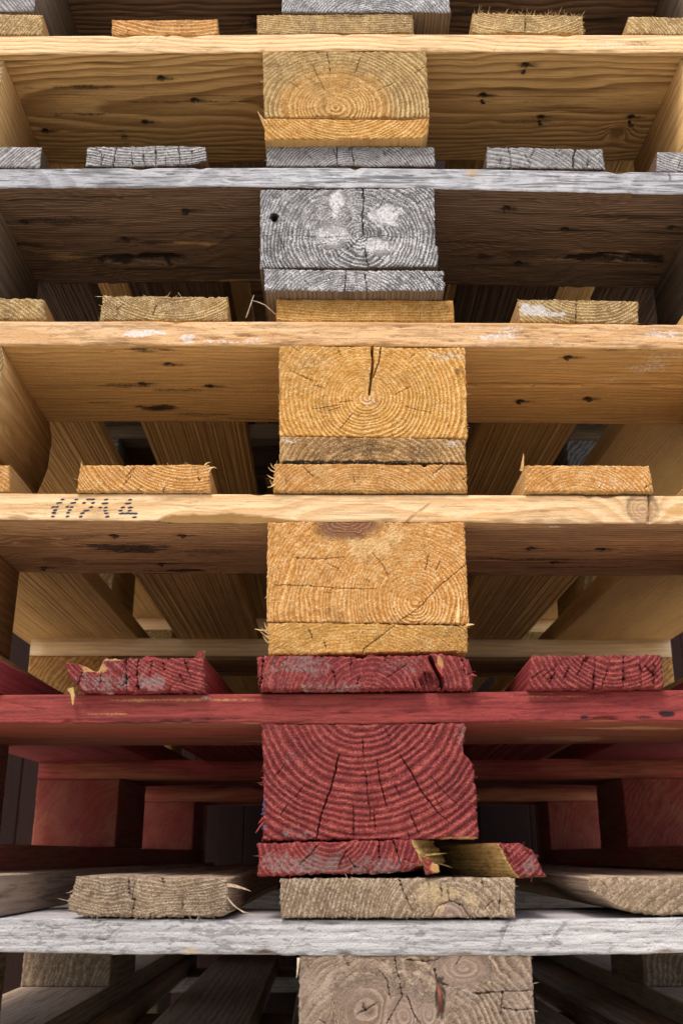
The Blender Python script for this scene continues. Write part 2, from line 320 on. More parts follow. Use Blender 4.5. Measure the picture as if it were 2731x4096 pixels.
def stick(name, parent, quad, mats, y0=0.0, L=1200.0, res=0.75, pith=(0, -40), sp=3.0, warp=2.0, ell=1.0, amp=0.35, fuzz=0.35, cracks=(), auto=0,
          knots=(), edges=None, rag=0.35, rnd=0.8, stain=None, pale=None, bare=None, heart=None, seed=1, sidemats=None, label=None, taper=None, dips=()):
    """quad: tl, tr, br, bl of the sawn end (x, z) in mm; mats: (end, side)"""
    (tlx, tlz), (trx, trz), (brx, brz), (blx, blz) = quad
    W = max(abs(trx - tlx), abs(brx - blx)); T = max(abs(tlz - blz), abs(trz - brz))
    nx = max(2, int(W / res)); nz = max(2, int(T / res))
    u, v = np.meshgrid(np.linspace(0, 1, nx + 1), np.linspace(0, 1, nz + 1))      # v rows bottom to top
    X = (blx * (1 - u) + brx * u) * (1 - v) + (tlx * (1 - u) + trx * u) * v
    Z = (blz * (1 - u) + brz * u) * (1 - v) + (tlz * (1 - u) + trz * u) * v
    e = edges or {}
    if 'top' in e: Z += curve(e['top'], u) * v ** 2
    if 'bottom' in e: Z += curve(e['bottom'], u) * (1 - v) ** 2
    if 'left' in e: X += curve(e['left'], v) * np.clip(1 - u * 4, 0, 1)
    if 'right' in e: X += curve(e['right'], v) * np.clip(1 - (1 - u) * 4, 0, 1)
    fine = res < 1.5
    if fine and rag > 0:
        Z += rag * (2.2 * fbm2(X / 2.2, Z * 0 + 1.5, seed + 40, 3) + 1.2 * noise2(X / 14, X * 0, seed + 41)) * (np.clip(1 - (1 - v) * T / 2.5, 0, 1))
        Z += rag * (2.2 * fbm2(X / 2.2, Z * 0 + 5.5, seed + 42, 3) + 1.2 * noise2(X / 14, X * 0 + 3, seed + 43)) * (np.clip(1 - v * T / 2.5, 0, 1))
        X += rag * 2.2 * fbm2(Z / 2.2, X * 0 + 2.5, seed + 44, 3) * (np.clip(1 - u * W / 2.5, 0, 1) + np.clip(1 - (1 - u) * W / 2.5, 0, 1))
    X0, Z0 = X.copy(), Z.copy()
    R, km, r = ring_field(X, Z, X * 0, pith, sp, warp, seed, knots, ell)
    Y = np.zeros_like(X)
    if fine:
        fr = R - np.floor(R); band = sstep(0.25, 0.86, fr) * (1 - sstep(0.9, 1.0, fr))
        Y -= 0.7 * amp * (band - 0.4) * (1 - 0.7 * km)
        Y -= fuzz * (0.9 * noise2(X / 0.75, Z / 0.75, seed + 50) + 0.45 * noise2(X / 2.6, Z / 2.2, seed + 51)) * (1 - 0.6 * km)
        Y += 1.3 * fbm2(X / 22, Z / 22, seed + 52)
        dE = np.minimum(np.minimum(u, 1 - u) * W, np.minimum(v, 1 - v) * T)
        Y += rnd * np.clip(1 - dE / (1.6 * rnd + 1e-6), 0, 1) ** 2
    for (dx_, dz_, rx_, rz_, dep) in dips:
        d = np.hypot((X - dx_) / rx_, (Z - dz_) / rz_) + 0.5 * fbm2(X / 3, Z / 3, seed + 60); Y += dep * (1 - sstep(0.6, 1.05, d))
    allc = [(jag(c[0], 0.16 * res + 0.10, 3.0, seed + 70 + i), c[1], c[2]) for i, c in enumerate(cracks)]
    rr = np.random.default_rng(7000 + seed + 200)
    for i in range(auto):                                              # hairline radial drying checks
        cx = rr.uniform(X.min() + 3, X.max() - 3); cz = rr.uniform(Z.min() + 2, Z.max() - 2)
        d = np.array([cx - pith[0], cz - pith[1]]); d /= np.hypot(*d) + 1e-9; ln = rr.uniform(3, 11)
        allc.append((jag([(cx, cz), (cx + d[0] * ln, cz + d[1] * ln)], 0.14, 2.5, seed + 300 + i), 0.5, rr.uniform(1.5, 4.0)))
    if fine:
        for pts, w, dep in allc:
            d, qx, qz, t = poly_dist(X0, Z0, pts)
            tap = sstep(0, 0.12, t + 0.08) * sstep(0, 0.18, 1 - t + 0.06)
            k = d < 0.56 * res
            inner = (u > 0) & (u < 1) & (v > 0) & (v < 1)
            ki = k & inner
            X = np.where(ki, qx, X); Z = np.where(ki, qz, Z)
            hw = 0.20 if w < 1.0 else 0.32                         # lips of the crack close up to a thin gap
            kn = (d >= 0.56 * res) & (d < 1.3 * res) & inner & (t > 0) & (t < 1)
            X = np.where(kn, qx + (X0 - qx) / np.maximum(d, 1e-6) * hw, X); Z = np.where(kn, qz + (Z0 - qz) / np.maximum(d, 1e-6) * hw, Z)
            Y = np.where(k, np.maximum(Y, dep * tap), Y)
            if w > 1.0:
                g = dep * tap * (1 - sstep(0.22, 0.42, d / w)); Y = np.maximum(Y, g + np.where(g > 0.2, Y * 0, Y - 1e6))
    nV = X.size; idx = np.arange(nV).reshape(X.shape)
    per = np.concatenate([idx[0, :-1], idx[:-1, -1], idx[-1, :0:-1], idx[:0:-1, 0]])
    side = np.concatenate([np.zeros(nx, int), np.ones(nz, int), np.full(nx, 2), np.full(nz, 3)])
    q = np.stack([idx[:-1, :-1], idx[:-1, 1:], idx[1:, 1:], idx[1:, :-1]], -1).reshape(-1, 4)
    V = [np.stack([X.ravel(), Y.ravel() + y0, Z.ravel()], 1)]; A = {'ring': [R.ravel()], 'knot': [km.ravel()]}
    px, pz, py = X0.ravel()[per], Z0.ravel()[per], Y.ravel()[per]
    pu = u.ravel()[per]
    st = [s_ for s_ in (1.2, 3, 8, 20, 45, 90, 145, 220, 320, 430, 540, 700, 950) if s_ < L - 4] + [L]
    if not fine: st = [s_ for s_ in (40, 145, 330, 540, 800) if s_ < L - 10] + [L]
    quads = [q]; fm = [np.zeros(len(q), int)]; prev = per; n = len(per); base = nV
    sm = {'bottom': 1, 'right': 1, 'top': 1, 'left': 1}
    mlist = list(mats)
    for k_, m_ in (sidemats or {}).items(): mlist.append(m_); sm[k_] = len(mlist) - 1
    sidx = np.array([sm['bottom'], sm['right'], sm['top'], sm['left']])[side]
    for i, s_ in enumerate(st):
        yy = np.maximum(s_, py + 0.25 * (i + 1)) if i < 4 else np.full(n, float(s_))
        wob = 0.5 * noise2(yy / 60 + side * 9.0, px / 25, seed + 90) if fine else 0 * yy
        ox = np.where(side % 2 == 1, wob, 0); oz = np.where(side % 2 == 0, wob * 0.6, 0)
        vx = px + ox; vz = pz + oz
        if taper: vx = vx + 2.6 * fbm2(pz / 2.2, yy / 45, seed + 95, 2) * sstep(2, 12, yy) * np.where(side == (3 if taper[0] > 0 else 1), 1, 0)
        if taper: vx = vx - taper[0] * np.minimum(yy, taper[2]) * (1 - pu) + taper[1] * np.minimum(yy, taper[2]) * pu
        V.append(np.stack([vx, yy + y0, vz], 1))
        Rs, ks, _ = ring_field(px, pz, yy, pith, sp, warp, seed, (), ell)
        f0 = sstep(0, 12, yy); Rp = R.ravel()[per]
        A['ring'].append(Rp * (1 - f0) + Rs * f0); A['knot'].append(km.ravel()[per] * (1 - sstep(0, 8, yy)))
        cur = base + np.arange(n); base += n
        quads.append(np.stack([prev, cur, np.roll(cur, -1), np.roll(prev, -1)], 1)); fm.append(sidx); prev = cur
    V = np.concatenate(V); quads = np.concatenate(quads); fm = np.concatenate(fm + [[0]])
    at = {k: np.concatenate(a) for k, a in A.items()}
    for nm, bl in (('stain', stain), ('pale', pale), ('bare', bare)):
        if bl:
            m = blob_mask(V[:, 0], V[:, 2], bl, seed + 11); m *= 1 - sstep(0, 40, V[:, 1] - y0) * 0.9
            at[nm] = m
    if heart:
        at['heart'] = 1 - sstep(heart * 0.7, heart * 1.05, np.hypot(V[:, 0] - pith[0], (V[:, 2] - pith[1]) * ell) + 3 * fbm2(V[:, 0] / 8, V[:, 2] / 8, seed + 12))
    o = part(name, V, quads, mlist, fm, at, parent, ngons=[prev[::-1].copy()])
    if label: o["label"] = label
    o_info[o.name] = dict(X=X0, Z=Z0, Y=Y + y0, y0=y0, seed=seed)
    return o
o_info = {}

def spikes(name, parent, P, D, Ln, Rd, mat, bend=0.4, seed=0, kind="stuff"):
    r = np.random.default_rng(7000 + seed); P = np.asarray(P, float); n = len(P)
    if n == 0: return None
    D = np.asarray(D, float); D /= np.linalg.norm(D, axis=1)[:, None] + 1e-9
    a = np.cross(D, r.normal(size=(n, 3))); a /= np.linalg.norm(a, axis=1)[:, None] + 1e-9; b = np.cross(D, a)
    Ln = np.broadcast_to(Ln, n)[:, None]; Rd = np.broadcast_to(Rd, n)[:, None]
    off = r.normal(size=(n, 3)) * bend * Ln * 0.35
    mid = P + D * Ln * 0.55 + off * 0.4; tip = P + D * Ln + off
    vs_ = []
    for c, rad in ((P - D * 0.4, Rd), (mid, Rd * 0.7)):
        for k in range(3):
            t = 2 * math.pi * k / 3; vs_.append(c + rad * (a * math.cos(t) + b * math.sin(t)))
    vs_.append(tip); V = np.stack(vs_, 1).reshape(-1, 3); i = np.arange(n)[:, None] * 7
    q = np.concatenate([i + [k, (k + 1) % 3, 3 + (k + 1) % 3, 3 + k] for k in range(3)]); t = np.concatenate([i + [3 + k, 3 + (k + 1) % 3, 6] for k in range(3)])
    o = subpart(name, V, q, [mat], parent, tris=t)
    if kind: o["kind"] = kind
    return o
def fray(o, mat, top=0, bottom=0, left=0, right=0, ln=2.2, face=0.0, fl=1.0, rad=0.22, seed=0, down=0.3):
    """torn fibres along the edges of a sawn end, and short tufts standing on its face"""
    I = o_info[o.name]; X, Y, Z = I['X'], I['Y'], I['Z']; r = np.random.default_rng(7000 + seed + I['seed'] * 13)
    P, D, Ln, Rd = [], [], [], []
    def run(xs, ys, zs, nrm, dens):
        l = np.hypot(np.diff(xs), np.diff(zs)).sum(); n = int(l * dens * 0.36)
        if n < 1: return
        t = r.uniform(0, len(xs) - 1.01, n)
        cl = noise2(t / 9.0, t * 0, seed + 77) + 0.5; t = t[cl > r.uniform(0.15, 0.75, n)]; n = len(t)
        k = np.arange(len(xs)); P.append(np.stack([np.interp(t, k, xs), np.interp(t, k, ys) + r.uniform(0.2, 1.2, n), np.interp(t, k, zs)], 1))
        d = np.array(nrm)[None] * r.uniform(0.3, 1.0, (n, 1)) + np.stack([r.normal(0, 0.6, n), -r.uniform(0.1, 1.0, n), r.normal(-0.1, 0.25, n)], 1)
        D.append(d); Ln.append(np.minimum(r.lognormal(-0.25, 0.75, n) * ln, ln * 3.0)); Rd.append(r.uniform(0.6, 1.3, n) * rad)
    run(X[-1], Y[-1], Z[-1], (0, 0, 1), top); run(X[0], Y[0], Z[0], (0, 0, -1), bottom)
    run(X[:, 0], Y[:, 0], Z[:, 0], (-1, 0, 0), left); run(X[:, -1], Y[:, -1], Z[:, -1], (1, 0, 0), right)
    if face > 0:
        n = int((X.max() - X.min()) * (Z.max() - Z.min()) * face)
        i = r.integers(0, X.shape[0], n); j = r.integers(0, X.shape[1], n)
        cl = noise2(X[i, j] / 7, Z[i, j] / 7, seed + 31) + 0.5; k = cl > r.uniform(0.1, 0.8, n); i, j = i[k], j[k]; n = len(i)
        P.append(np.stack([X[i, j], Y[i, j] + 0.1, Z[i, j]], 1))
        D.append(np.stack([r.normal(0, 0.5, n), -r.uniform(0.3, 0.8, n), r.normal(-down, 0.5, n)], 1)); Ln.append(r.uniform(0.5, 1.3, n) * fl); Rd.append(r.uniform(0.18, 0.38, n))
    if P: spikes('splinters', o, np.concatenate(P), np.concatenate(D), np.concatenate(Ln), np.concatenate(Rd), mat, 0.5, seed + 3)
def splinter(parent, p0, p1, w, mat, t=None, bend=0.0, seed=1, name='splinter'):
    """one big sliver from p0 to p1 (mm, pallet frame), broad at the foot and pointed"""
    p0, p1 = np.array(p0, float), np.array(p1, float); d = p1 - p0; L = np.linalg.norm(d); d /= L
    a = np.cross(d, (0, 1, 0.01)); a /= np.linalg.norm(a); b = np.cross(d, a); t = t or w * 0.45; r = np.random.default_rng(7000 + seed)
    V, n = [], 7
    for i in range(n):
        s = i / (n - 1); c = p0 + (p1 - p0) * s + a * bend * math.sin(s * math.pi) + a * r.normal(0, 0.05 * w)
        ww = w * (1 - s) ** 0.7 + 0.12; tt = t * (1 - s) ** 0.7 + 0.1
        for sx, sy in ((-1, -1), (1, -1), (1, 1), (-1, 1)): V.append(c + a * sx * ww / 2 * r.uniform(0.8, 1.15) + b * sy * tt / 2)
    q = [[i * 4 + k, i * 4 + (k + 1) % 4, i * 4 + 4 + (k + 1) % 4, i * 4 + 4 + k] for i in range(n - 1) for k in range(4)]
    q += [[3, 2, 1, 0], [n * 4 - 4, n * 4 - 3, n * 4 - 2, n * 4 - 1]]
    return subpart(name, V, q, [mat], parent, smooth=False)
def tube(parent, pts, rads, mat, name, seg=8):
    p = np.array(pts, float); V = []
    for i in range(len(p)):
        d = p[min(i + 1, len(p) - 1)] - p[max(i - 1, 0)]; d /= np.linalg.norm(d) + 1e-9
        a = np.cross(d, (0.3, 0.2, 0.93) if abs(d[2]) < 0.9 else (1, 0, 0)); a /= np.linalg.norm(a); b = np.cross(d, a)
        for k in range(seg):
            t = 2 * math.pi * k / seg; V.append(p[i] + rads[i] * (a * math.cos(t) + b * math.sin(t)))
    q = [[i * seg + k, i * seg + (k + 1) % seg, (i + 1) * seg + (k + 1) % seg, (i + 1) * seg + k] for i in range(len(p) - 1) for k in range(seg)]
    ng = [list(range(seg))[::-1], list(range((len(p) - 1) * seg, len(p) * seg))]
    return subpart(name, V, q, [mat], parent, ngons=ng)

# ------------------------------------------------------------------ cross boards (grain runs along X)
def cross_board(name, parent, zc, mats, y0=0.0, depth=145.0, half=400.0, fine=True, pith=(70, 200), sp=4.0, warp=5.0, seed=1, edge_rag=0.4, chips=(), cracks=(),
                nails=(), stain_u=(), pale_f=(), pale_u=(), bare_u=(), bare_f=(), knots_f=(), knots_u=(), dips_u=(), stain_f=(), checks=0, x0=None, x1=None, grooves=0.0, splits_u=(), nicks=14):
    """zc: list of (x, z_top, z_bottom); mats: (front edge, underside and rest[, top])"""
    x0 = -half if x0 is None else x0; x1 = half if x1 is None else x1
    if fine:
        xs = np.unique(np.concatenate([np.linspace(x0, -305, 6), np.arange(-305, 305.1, 1.5), np.linspace(305, x1, 6)]))
        a = np.arange(0, 1.001, 1 / 22.0)
        prof = [('f', t) for t in 1 - a] + [('b', t) for t in np.concatenate([np.arange(1, 14, 1.5), np.arange(14, 144.9, 2.4), [145.0]]) / 145.0] + [('k', t) for t in (0.33, 0.66, 1.0)] + [('t', t) for t in (0.7, 0.3, 0.1, 0.03, 0.012)]
    else:
        xs = np.linspace(x0, x1, 41)
        prof = [('f', t) for t in (1, 0.5, 0)] + [('b', t) for t in (0.33, 0.66, 1)] + [('k', t) for t in (0.5, 1)] + [('t', t) for t in (0.66, 0.33)]
    z = np.array(zc, float); zt = np.interp(xs, z[:, 0], z[:, 1]); zb = np.interp(xs, z[:, 0], z[:, 2])
    if fine:
        bow = 1.1 * noise2(xs / 170, xs * 0, seed + 2) + 0.5 * noise2(xs / 60, xs * 0 + 3, seed + 2); zt = zt + bow * 0.7; zb = zb + bow + 0.6 * noise2(xs / 90, xs * 0 + 8, seed + 2)
    n, m = len(xs), len(prof); X = np.repeat(xs[:, None], m, 1); Y = np.zeros((n, m)); Z = np.zeros((n, m))
    kind = np.array([p[0] for p in prof]); tv = np.array([p[1] for p in prof])
    for j, (k, t) in enumerate(prof):
        if k == 'f': Y[:, j] = 0; Z[:, j] = zb + (zt - zb) * t
        elif k == 'b': Y[:, j] = t * depth; Z[:, j] = zb
        elif k == 'k': Y[:, j] = depth; Z[:, j] = zb + (zt - zb) * t
        else: Y[:, j] = t * depth; Z[:, j] = zt
    isf = (kind == 'f')[None] & np.ones_like(X, bool); isb = (kind == 'b')[None] & np.ones_like(X, bool)
    rx = X + 0
    # ring coordinate
    yy = Y - pith[0] + warp * fbm2(X / 90, Y / 45, seed, 3) * 2; zz = Z - z[:, 1].mean() - pith[1] + 2 * noise2(X / 70, Z / 30, seed + 4)
    R = np.hypot(yy, zz * 1.0) / sp
    km = np.zeros_like(X)
    for k in knots_f:                                          # knots on the front edge (x, z, rx, rz)
        d = np.hypot((X - k[0]) / k[2], (Z - k[1]) / k[3]); ins = (1 - sstep(0.85, 1.2, d)) * isf
        R = R + 2.5 * np.exp(-(d / 1.6) ** 2) * isf; R = R * (1 - ins) + d * 3.5 * ins; km = np.maximum(km, ins * (0.6 if len(k) < 5 else k[4]))
    for k in knots_u:
        d = np.hypot((X - k[0]) / k[2], (Y - k[1]) / k[3]); ins = (1 - sstep(0.85, 1.2, d)) * isb
        R = R + 3.0 * np.exp(-(d / 2.0) ** 2) * isb; R = R * (1 - ins) + d * 3.0 * ins; km = np.maximum(km, ins * 0.8)
    at = {'ring': R, 'knot': km}
    st_ = np.zeros_like(X); pl = np.zeros_like(X); ba = np.zeros_like(X)
    if fine:
        def streak(b, coord, seedk):
            bx, bc, rx_, rc_, s_ = b[:5]
            d = np.hypot((X - bx) / rx_, (coord - bc) / rc_) + 0.8 * fbm2(X / 16, coord / 3.5, seedk); return s_ * (1 - sstep(0.4, 1.15, d))
        for b in stain_u: st_ = np.maximum(st_, 0.85 * streak(b, Y, seed + 21) * isb)
        for b in stain_f: st_ = np.maximum(st_, streak(b, Z, seed + 24) * isf)
        for (nx_, ny_) in nails:
            st_ = np.maximum(st_, 1.15 * np.exp(-((X - nx_) / 5.5) ** 2 - ((Y - ny_) / 3.8) ** 2) * isb)
            st_ = np.maximum(st_, 0.75 * np.exp(-((X - nx_ - 3) / 15.0) ** 2 - ((Y - ny_) / 3.6) ** 2) * isb)
        for b in pale_f: pl = np.maximum(pl, streak(b, Z, seed + 22) * isf)
        for b in pale_u: pl = np.maximum(pl, streak(b, Y, seed + 25) * isb)
        for b in bare_u: ba = np.maximum(ba, streak(b, Y, seed + 23) * isb)
        for b in bare_f: ba = np.maximum(ba, streak(b, Z, seed + 26) * isf)
        # relief
        dlow = np.where(isf, Z - zb[:, None], np.where(isb, Y, 99)); dtop = np.where(isf, zt[:, None] - Z, 99)
        low = edge_rag * (0.9 * fbm2(xs / 35, xs * 0, seed + 31)[:, None] + 0.5 * fbm2(xs / 5, xs * 0 + 4, seed + 32)[:, None])
        Z = Z + np.where(isf, low * np.clip(1 - dlow / 8, 0, 1), 0) * 1.4
        Y = Y + isf * (0.5 * fbm2(X / 60, Z / 12, seed + 33) + 0.14 * noise2(X / 2.4, Z / 1.6, seed + 34)) + isf * 0.7 * (np.clip(1 - dlow / 1.6, 0, 1) ** 2 + np.clip(1 - dtop / 1.6, 0, 1) ** 2)
        fr = R - np.floor(R); gr = sstep(0.2, 0.8, fr) * (1 - sstep(0.88, 1, fr))
        Z = Z + isb * (0.25 * noise2(X / 14, Y / 2.6, seed + 35) + 0.5 * fbm2(X / 80, Y / 40, seed + 36) + grooves * (0.5 - gr))
        rk = np.random.default_rng(9100 + seed)
        for i in range(nicks):
            cx = rk.uniform(-280, 280); wn_ = rk.uniform(2, 9); hn = rk.uniform(0.5, 2.2)
            g = np.exp(-((X - cx) / wn_) ** 2) * hn
            if rk.random() < 0.75: Y = Y + isf * g * 0.9 * np.clip(1 - dlow / (hn * 1.6), 0, 1); Z = Z + isf * g * 0.7 * np.clip(1 - dlow / 4, 0, 1)
            else: Y = Y + isf * g * np.clip(1 - dtop / (hn * 1.6), 0, 1); Z = Z - isf * g * 0.5 * np.clip(1 - dtop / 3, 0, 1)
        for (cx0, cx1, ch, cd) in chips:                           # sliver split off the lower front edge
            pr = sstep(cx0, cx0 + 14, X) * (1 - sstep(cx1 - 30, cx1, X)) * (0.75 + 0.5 * fbm2(X / 18, X * 0, seed + 37))
            hh = ch * pr; sel = isf & (dlow < hh) & (hh > 0.2)
            Y = np.where(sel, Y + cd * pr * (1 - dlow / np.maximum(hh, 0.01)) ** 0.6, Y); Y = np.where(isb, np.maximum(Y, (cd * pr) * (Y < cd * 1.01 + 0.5)), Y)
            ba = np.maximum(ba, np.where(sel, 1.0, 0.0))
        for pts, w, dep in cracks:                                 # lines on the front edge
            d, qx, qz, t = poly_dist(X, Z, jag(pts, 0.25, 3, seed + 80)); tap = sstep(0, 0.2, t + 0.1) * sstep(0, 0.2, 1 - t + 0.1)
            Y = np.where(isf & (d < w), Y + dep * tap * (1 - d / w), Y)
        rr = np.random.default_rng(7000 + seed + 90)
        for i in range(checks):
            cx, cz = rr.uniform(-270, 270), rr.uniform(0.1, 0.9); cz = np.interp(cx, xs, zb) + cz * 21; ln = rr.uniform(4, 18)
            sel = np.abs(X - cx) < ln
            ang = rr.uniform(-0.12, 0.12); zl = cz + (X - cx) * ang + 0.8 * noise2(X / 4, X * 0, seed + i)
            d = np.abs(Z - zl); Y = np.where(isf & sel & (d < 0.75), Y + 1.6 * (1 - np.abs(X - cx) / ln) * (1 - d / 0.75), Y)
        for (nx_, ny_) in nails:
            d = np.hypot((X - nx_) / 1.35, Y - ny_); Z = Z + isb * 5.0 * (1 - sstep(0.5, 2.6, d))
        for pts, dep in splits_u:
            d, qx, qy, t = poly_dist(X, Y, jag(pts, 0.35, 9, seed + 88)); k = isb & (d < 1.25); Y = np.where(k, qy, Y); Z = np.where(k, Z + dep, Z)
        for (dx_, dy_, rx_, ry_, dep) in dips_u:
            d = np.hypot((X - dx_) / rx_, (Y - dy_) / ry_) + 0.4 * fbm2(X / 14, Y / 5, seed + 61); Z = Z + isb * dep * (1 - sstep(0.6, 1.0, d))
    at.update(stain=st_, pale=pl, bare=ba)
    V = np.stack([X.ravel(), Y.ravel() + y0, Z.ravel()], 1); idx = np.arange(n * m).reshape(n, m)
    jn = np.roll(idx, -1, 1)
    q = np.stack([idx[:-1], jn[:-1], jn[1:], idx[1:]], -1).reshape(-1, 4)
    kk = np.array([0 if (kind[j] == 'f' and kind[(j + 1) % m] == 'f') else (2 if (kind[j] == 't' or (kind[j] == 'k' and tv[j] == 1.0)) and len(mats) > 2 else 1) for j in range(m)])
    fm = np.tile(kk, n - 1)
    o = part(name, V, q, list(mats), np.concatenate([fm, [1, 1]]), {k: a.ravel() for k, a in at.items()}, parent, ngons=[idx[0][::-1].copy(), idx[-1].copy()])
    return o
def nail_tips(o, pts, zb, seed=0):
    r = np.random.default_rng(7000 + seed)
    for (x, y) in pts:
        a = r.uniform(-0.6, 0.6) + (math.pi if r.random() < 0.4 else 0); z = float(zb)
        l = r.uniform(2.5, 5)
        tube(o, [(x, y, z + 6), (x, y, z + 0.5), (x + 0.6 * math.cos(a), y - 0.4, z - 1.2), (x + l * math.cos(a), y + l * 0.5 * math.sin(a), z - 1.0 + r.uniform(0, 1))], [1.5, 1.5, 1.4, 0.7], M['steel'], 'nail')

def R4(x0, x1, z0, z1): return [(x0, z1), (x1, z1), (x1, z0), (x0, z0)]
DX = [(-400, -258), (-214, -114), (-72, 72), (117, 217), (258, 400)]

def rest_of_pallet(p, H, mats, seed, skip=(), midres=3.0, fine_mid=False):
    """middle and far rows, corner blocks and outer bottom boards that the front pieces do not cover; z up from the pallet's base"""
    end, under, deck, block, front = mats
    zt = H - 22.6; zb = zt - 22; z1 = zb - 78 if H > 140 else zb - 77
    for yy in (527.5, 1055.0):
        if ('cross', yy) not in skip: cross_board('cross_board', p, [(-400, zt, zb), (400, zt, zb)], (front, under), y0=yy, fine=False, seed=seed + int(yy), sp=5)
    for yy in (0.0, 527.5, 1055.0):
        for x0, x1 in ((-400, -300), (-72.5, 72.5), (300, 400)):
            if (x0, yy) in skip or (x0 == -72.5 and yy == 0): continue
            zz = zb - 0.3
            stick('block', p, R4(x0, x1, 22.4, zz), (end, block), y0=yy + 1, L=143, res=midres, pith=(x0 + (-45 if (seed + int(x0)) % 2 else 150), -30 + (int(yy) * 7 + seed) % 60), sp=6.0, warp=9, seed=seed + int(x0) + int(yy))
    for x0, x1 in ((-400, -300), (300, 400)):
        if ('bottom', x0) in skip: continue
        stick('bottom_board', p, R4(x0, x1, 0.2, 22.2), (end, deck), y0=1, L=1198, res=3.0, pith=(x0, -60), seed=seed + 5 + int(x0))

# ------------------------------------------------------------------ the setting
def sheet(name, x0, x1, y0, y1, z, mat):
    V = [(x0, y0, z), (x1, y0, z), (x1, y1, z), (x0, y1, z)]
    o, _ = mesh_obj(name, V, [[0, 1, 2, 3]], [mat]); return o
tag(sheet('ground', -60000, 60000, -60000, 60000, -295.0, M['ground']), kind='structure')
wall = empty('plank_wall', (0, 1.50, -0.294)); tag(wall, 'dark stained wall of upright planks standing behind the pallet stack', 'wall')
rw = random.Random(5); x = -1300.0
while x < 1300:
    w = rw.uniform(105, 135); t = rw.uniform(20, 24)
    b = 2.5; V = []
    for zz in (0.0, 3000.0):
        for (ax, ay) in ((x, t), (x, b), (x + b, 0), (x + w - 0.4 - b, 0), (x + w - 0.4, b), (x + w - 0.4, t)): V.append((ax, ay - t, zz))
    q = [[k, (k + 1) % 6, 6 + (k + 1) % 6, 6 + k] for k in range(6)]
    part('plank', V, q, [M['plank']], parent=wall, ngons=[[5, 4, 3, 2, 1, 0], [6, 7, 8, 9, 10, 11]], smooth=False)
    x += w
GROUP = 'wooden pallets in the stack'
def pallet(cx, ang, zb, label):
    p = empty('pallet', (cx * MM, 0, zb * MM), ang); tag(p, label, 'pallet', GROUP); return p
def ends(q0, left, w=145.0):
    """full end outline of an outer board of which only the inner edge (top, bottom) shows"""
    (ax, az), (bx, bz) = q0
    return [(ax - w, az), (ax, az), (bx, bz), (bx - w, bz)] if left else [(ax, az), (ax + w, az), (bx + w, bz), (bx, bz)]

# ------------------------------------------------------------------ P8: lowest pallet, on the ground
p = pallet(30, 0.02, -294.3, 'dull brown pallet at the very bottom, only its deck boards showing')
H = 146.5
for i, (a, b) in enumerate(DX):
    stick('deck_board', p, R4(a, b, H - 22, H), (M['w_end'], M['w_deck']), res=2.5, pith=(a, H + 60), sp=5, seed=810 + i)
cross_board('cross_board', p, [(-400, H - 22.6, H - 44.6), (400, H - 22.6, H - 44.6)], (M['w_front'], M['w_under']), fine=False, seed=820)
rest_of_pallet(p, H, (M['w_end'], M['w_under'], M['w_deck'], M['w_deck'], M['w_front']), 830)
stick('block', p, R4(-72, 72, 22.4, H - 45), (M['w_block'], M['w_deck']), y0=1, L=143, res=3, seed=84)
stick('bottom_board', p, R4(-72, 72, 0.2, 22.2), (M['w_end'], M['w_deck']), y0=1, L=1198, res=3, seed=85)

# ------------------------------------------------------------------ P7: whitened pallet
B7 = -147.2
p = pallet(40, 0.0, B7, 'weathered pallet with a whitened front board, brown deck ends under the red pallet')
FW = M['fib_w']
o = stick('deck_board', p, ends([(-266.7, 149.5), (-263.8, 124.2)], True), (M['w_end'], M['w_deck']), res=1.2, seed=701, pith=(-330, 120))
q7 = [(-215.3, 149.0), (-114.1, 147.4), (-113.8, 123.8), (-218.1, 123.8)]
o = stick('deck_board', p, q7, (M['w_end'], M['w_deck']), y0=-2, seed=702, pith=(-160, 330), sp=2.2, warp=6, fuzz=0.7, amp=0.12, auto=3, rag=0.7, rnd=1.2,
          edges={'bottom': [(0, 4), (0.04, 2.0), (0.12, 0.2), (0.5, 0), (0.95, 0.2), (1, 1)], 'left': [(0, 0.5), (0.3, -1), (0.6, 0.5), (1, 1.5)], 'right': [(0, -1), (0.5, 0.5), (1, 0)]},
          cracks=[([(-179.8, 148.4), (-178.2, 137.4)], 0.8, 5), ([(-157.4, 147.3), (-156.2, 142.5)], 0.8, 4), ([(-174.6, 134.8), (-175.9, 124.2)], 0.8, 4)])
fray(o, FW, top=0.15, bottom=0.9, left=2.0, right=0.8, ln=2.4, face=0.10, fl=0.9, seed=1)
z0 = (-113.9, 141.5)
splinter(o, (z0[0] - 2, -1, z0[1] + 2), (z0[0] + 15, -6, z0[1] - 2), 2.2, M['w_deck'], t=0.5, bend=0.8, seed=3)
splinter(o, (z0[0] - 3, -1, z0[1] - 3), (z0[0] + 19, -9, z0[1] - 16), 0.7, M['w_deck'], bend=-3, seed=4)
splinter(o, (z0[0] - 1, 2, z0[1] - 6), (z0[0] + 12, -8, z0[1] - 15), 1.1, FW, bend=-1, seed=5)
z0 = q7[3]
splinter(o, (z0[0] + 5, 0, z0[1] + 13), (z0[0] + 1, -3, z0[1] + 14), 0.8, FW, bend=0.8, seed=6)
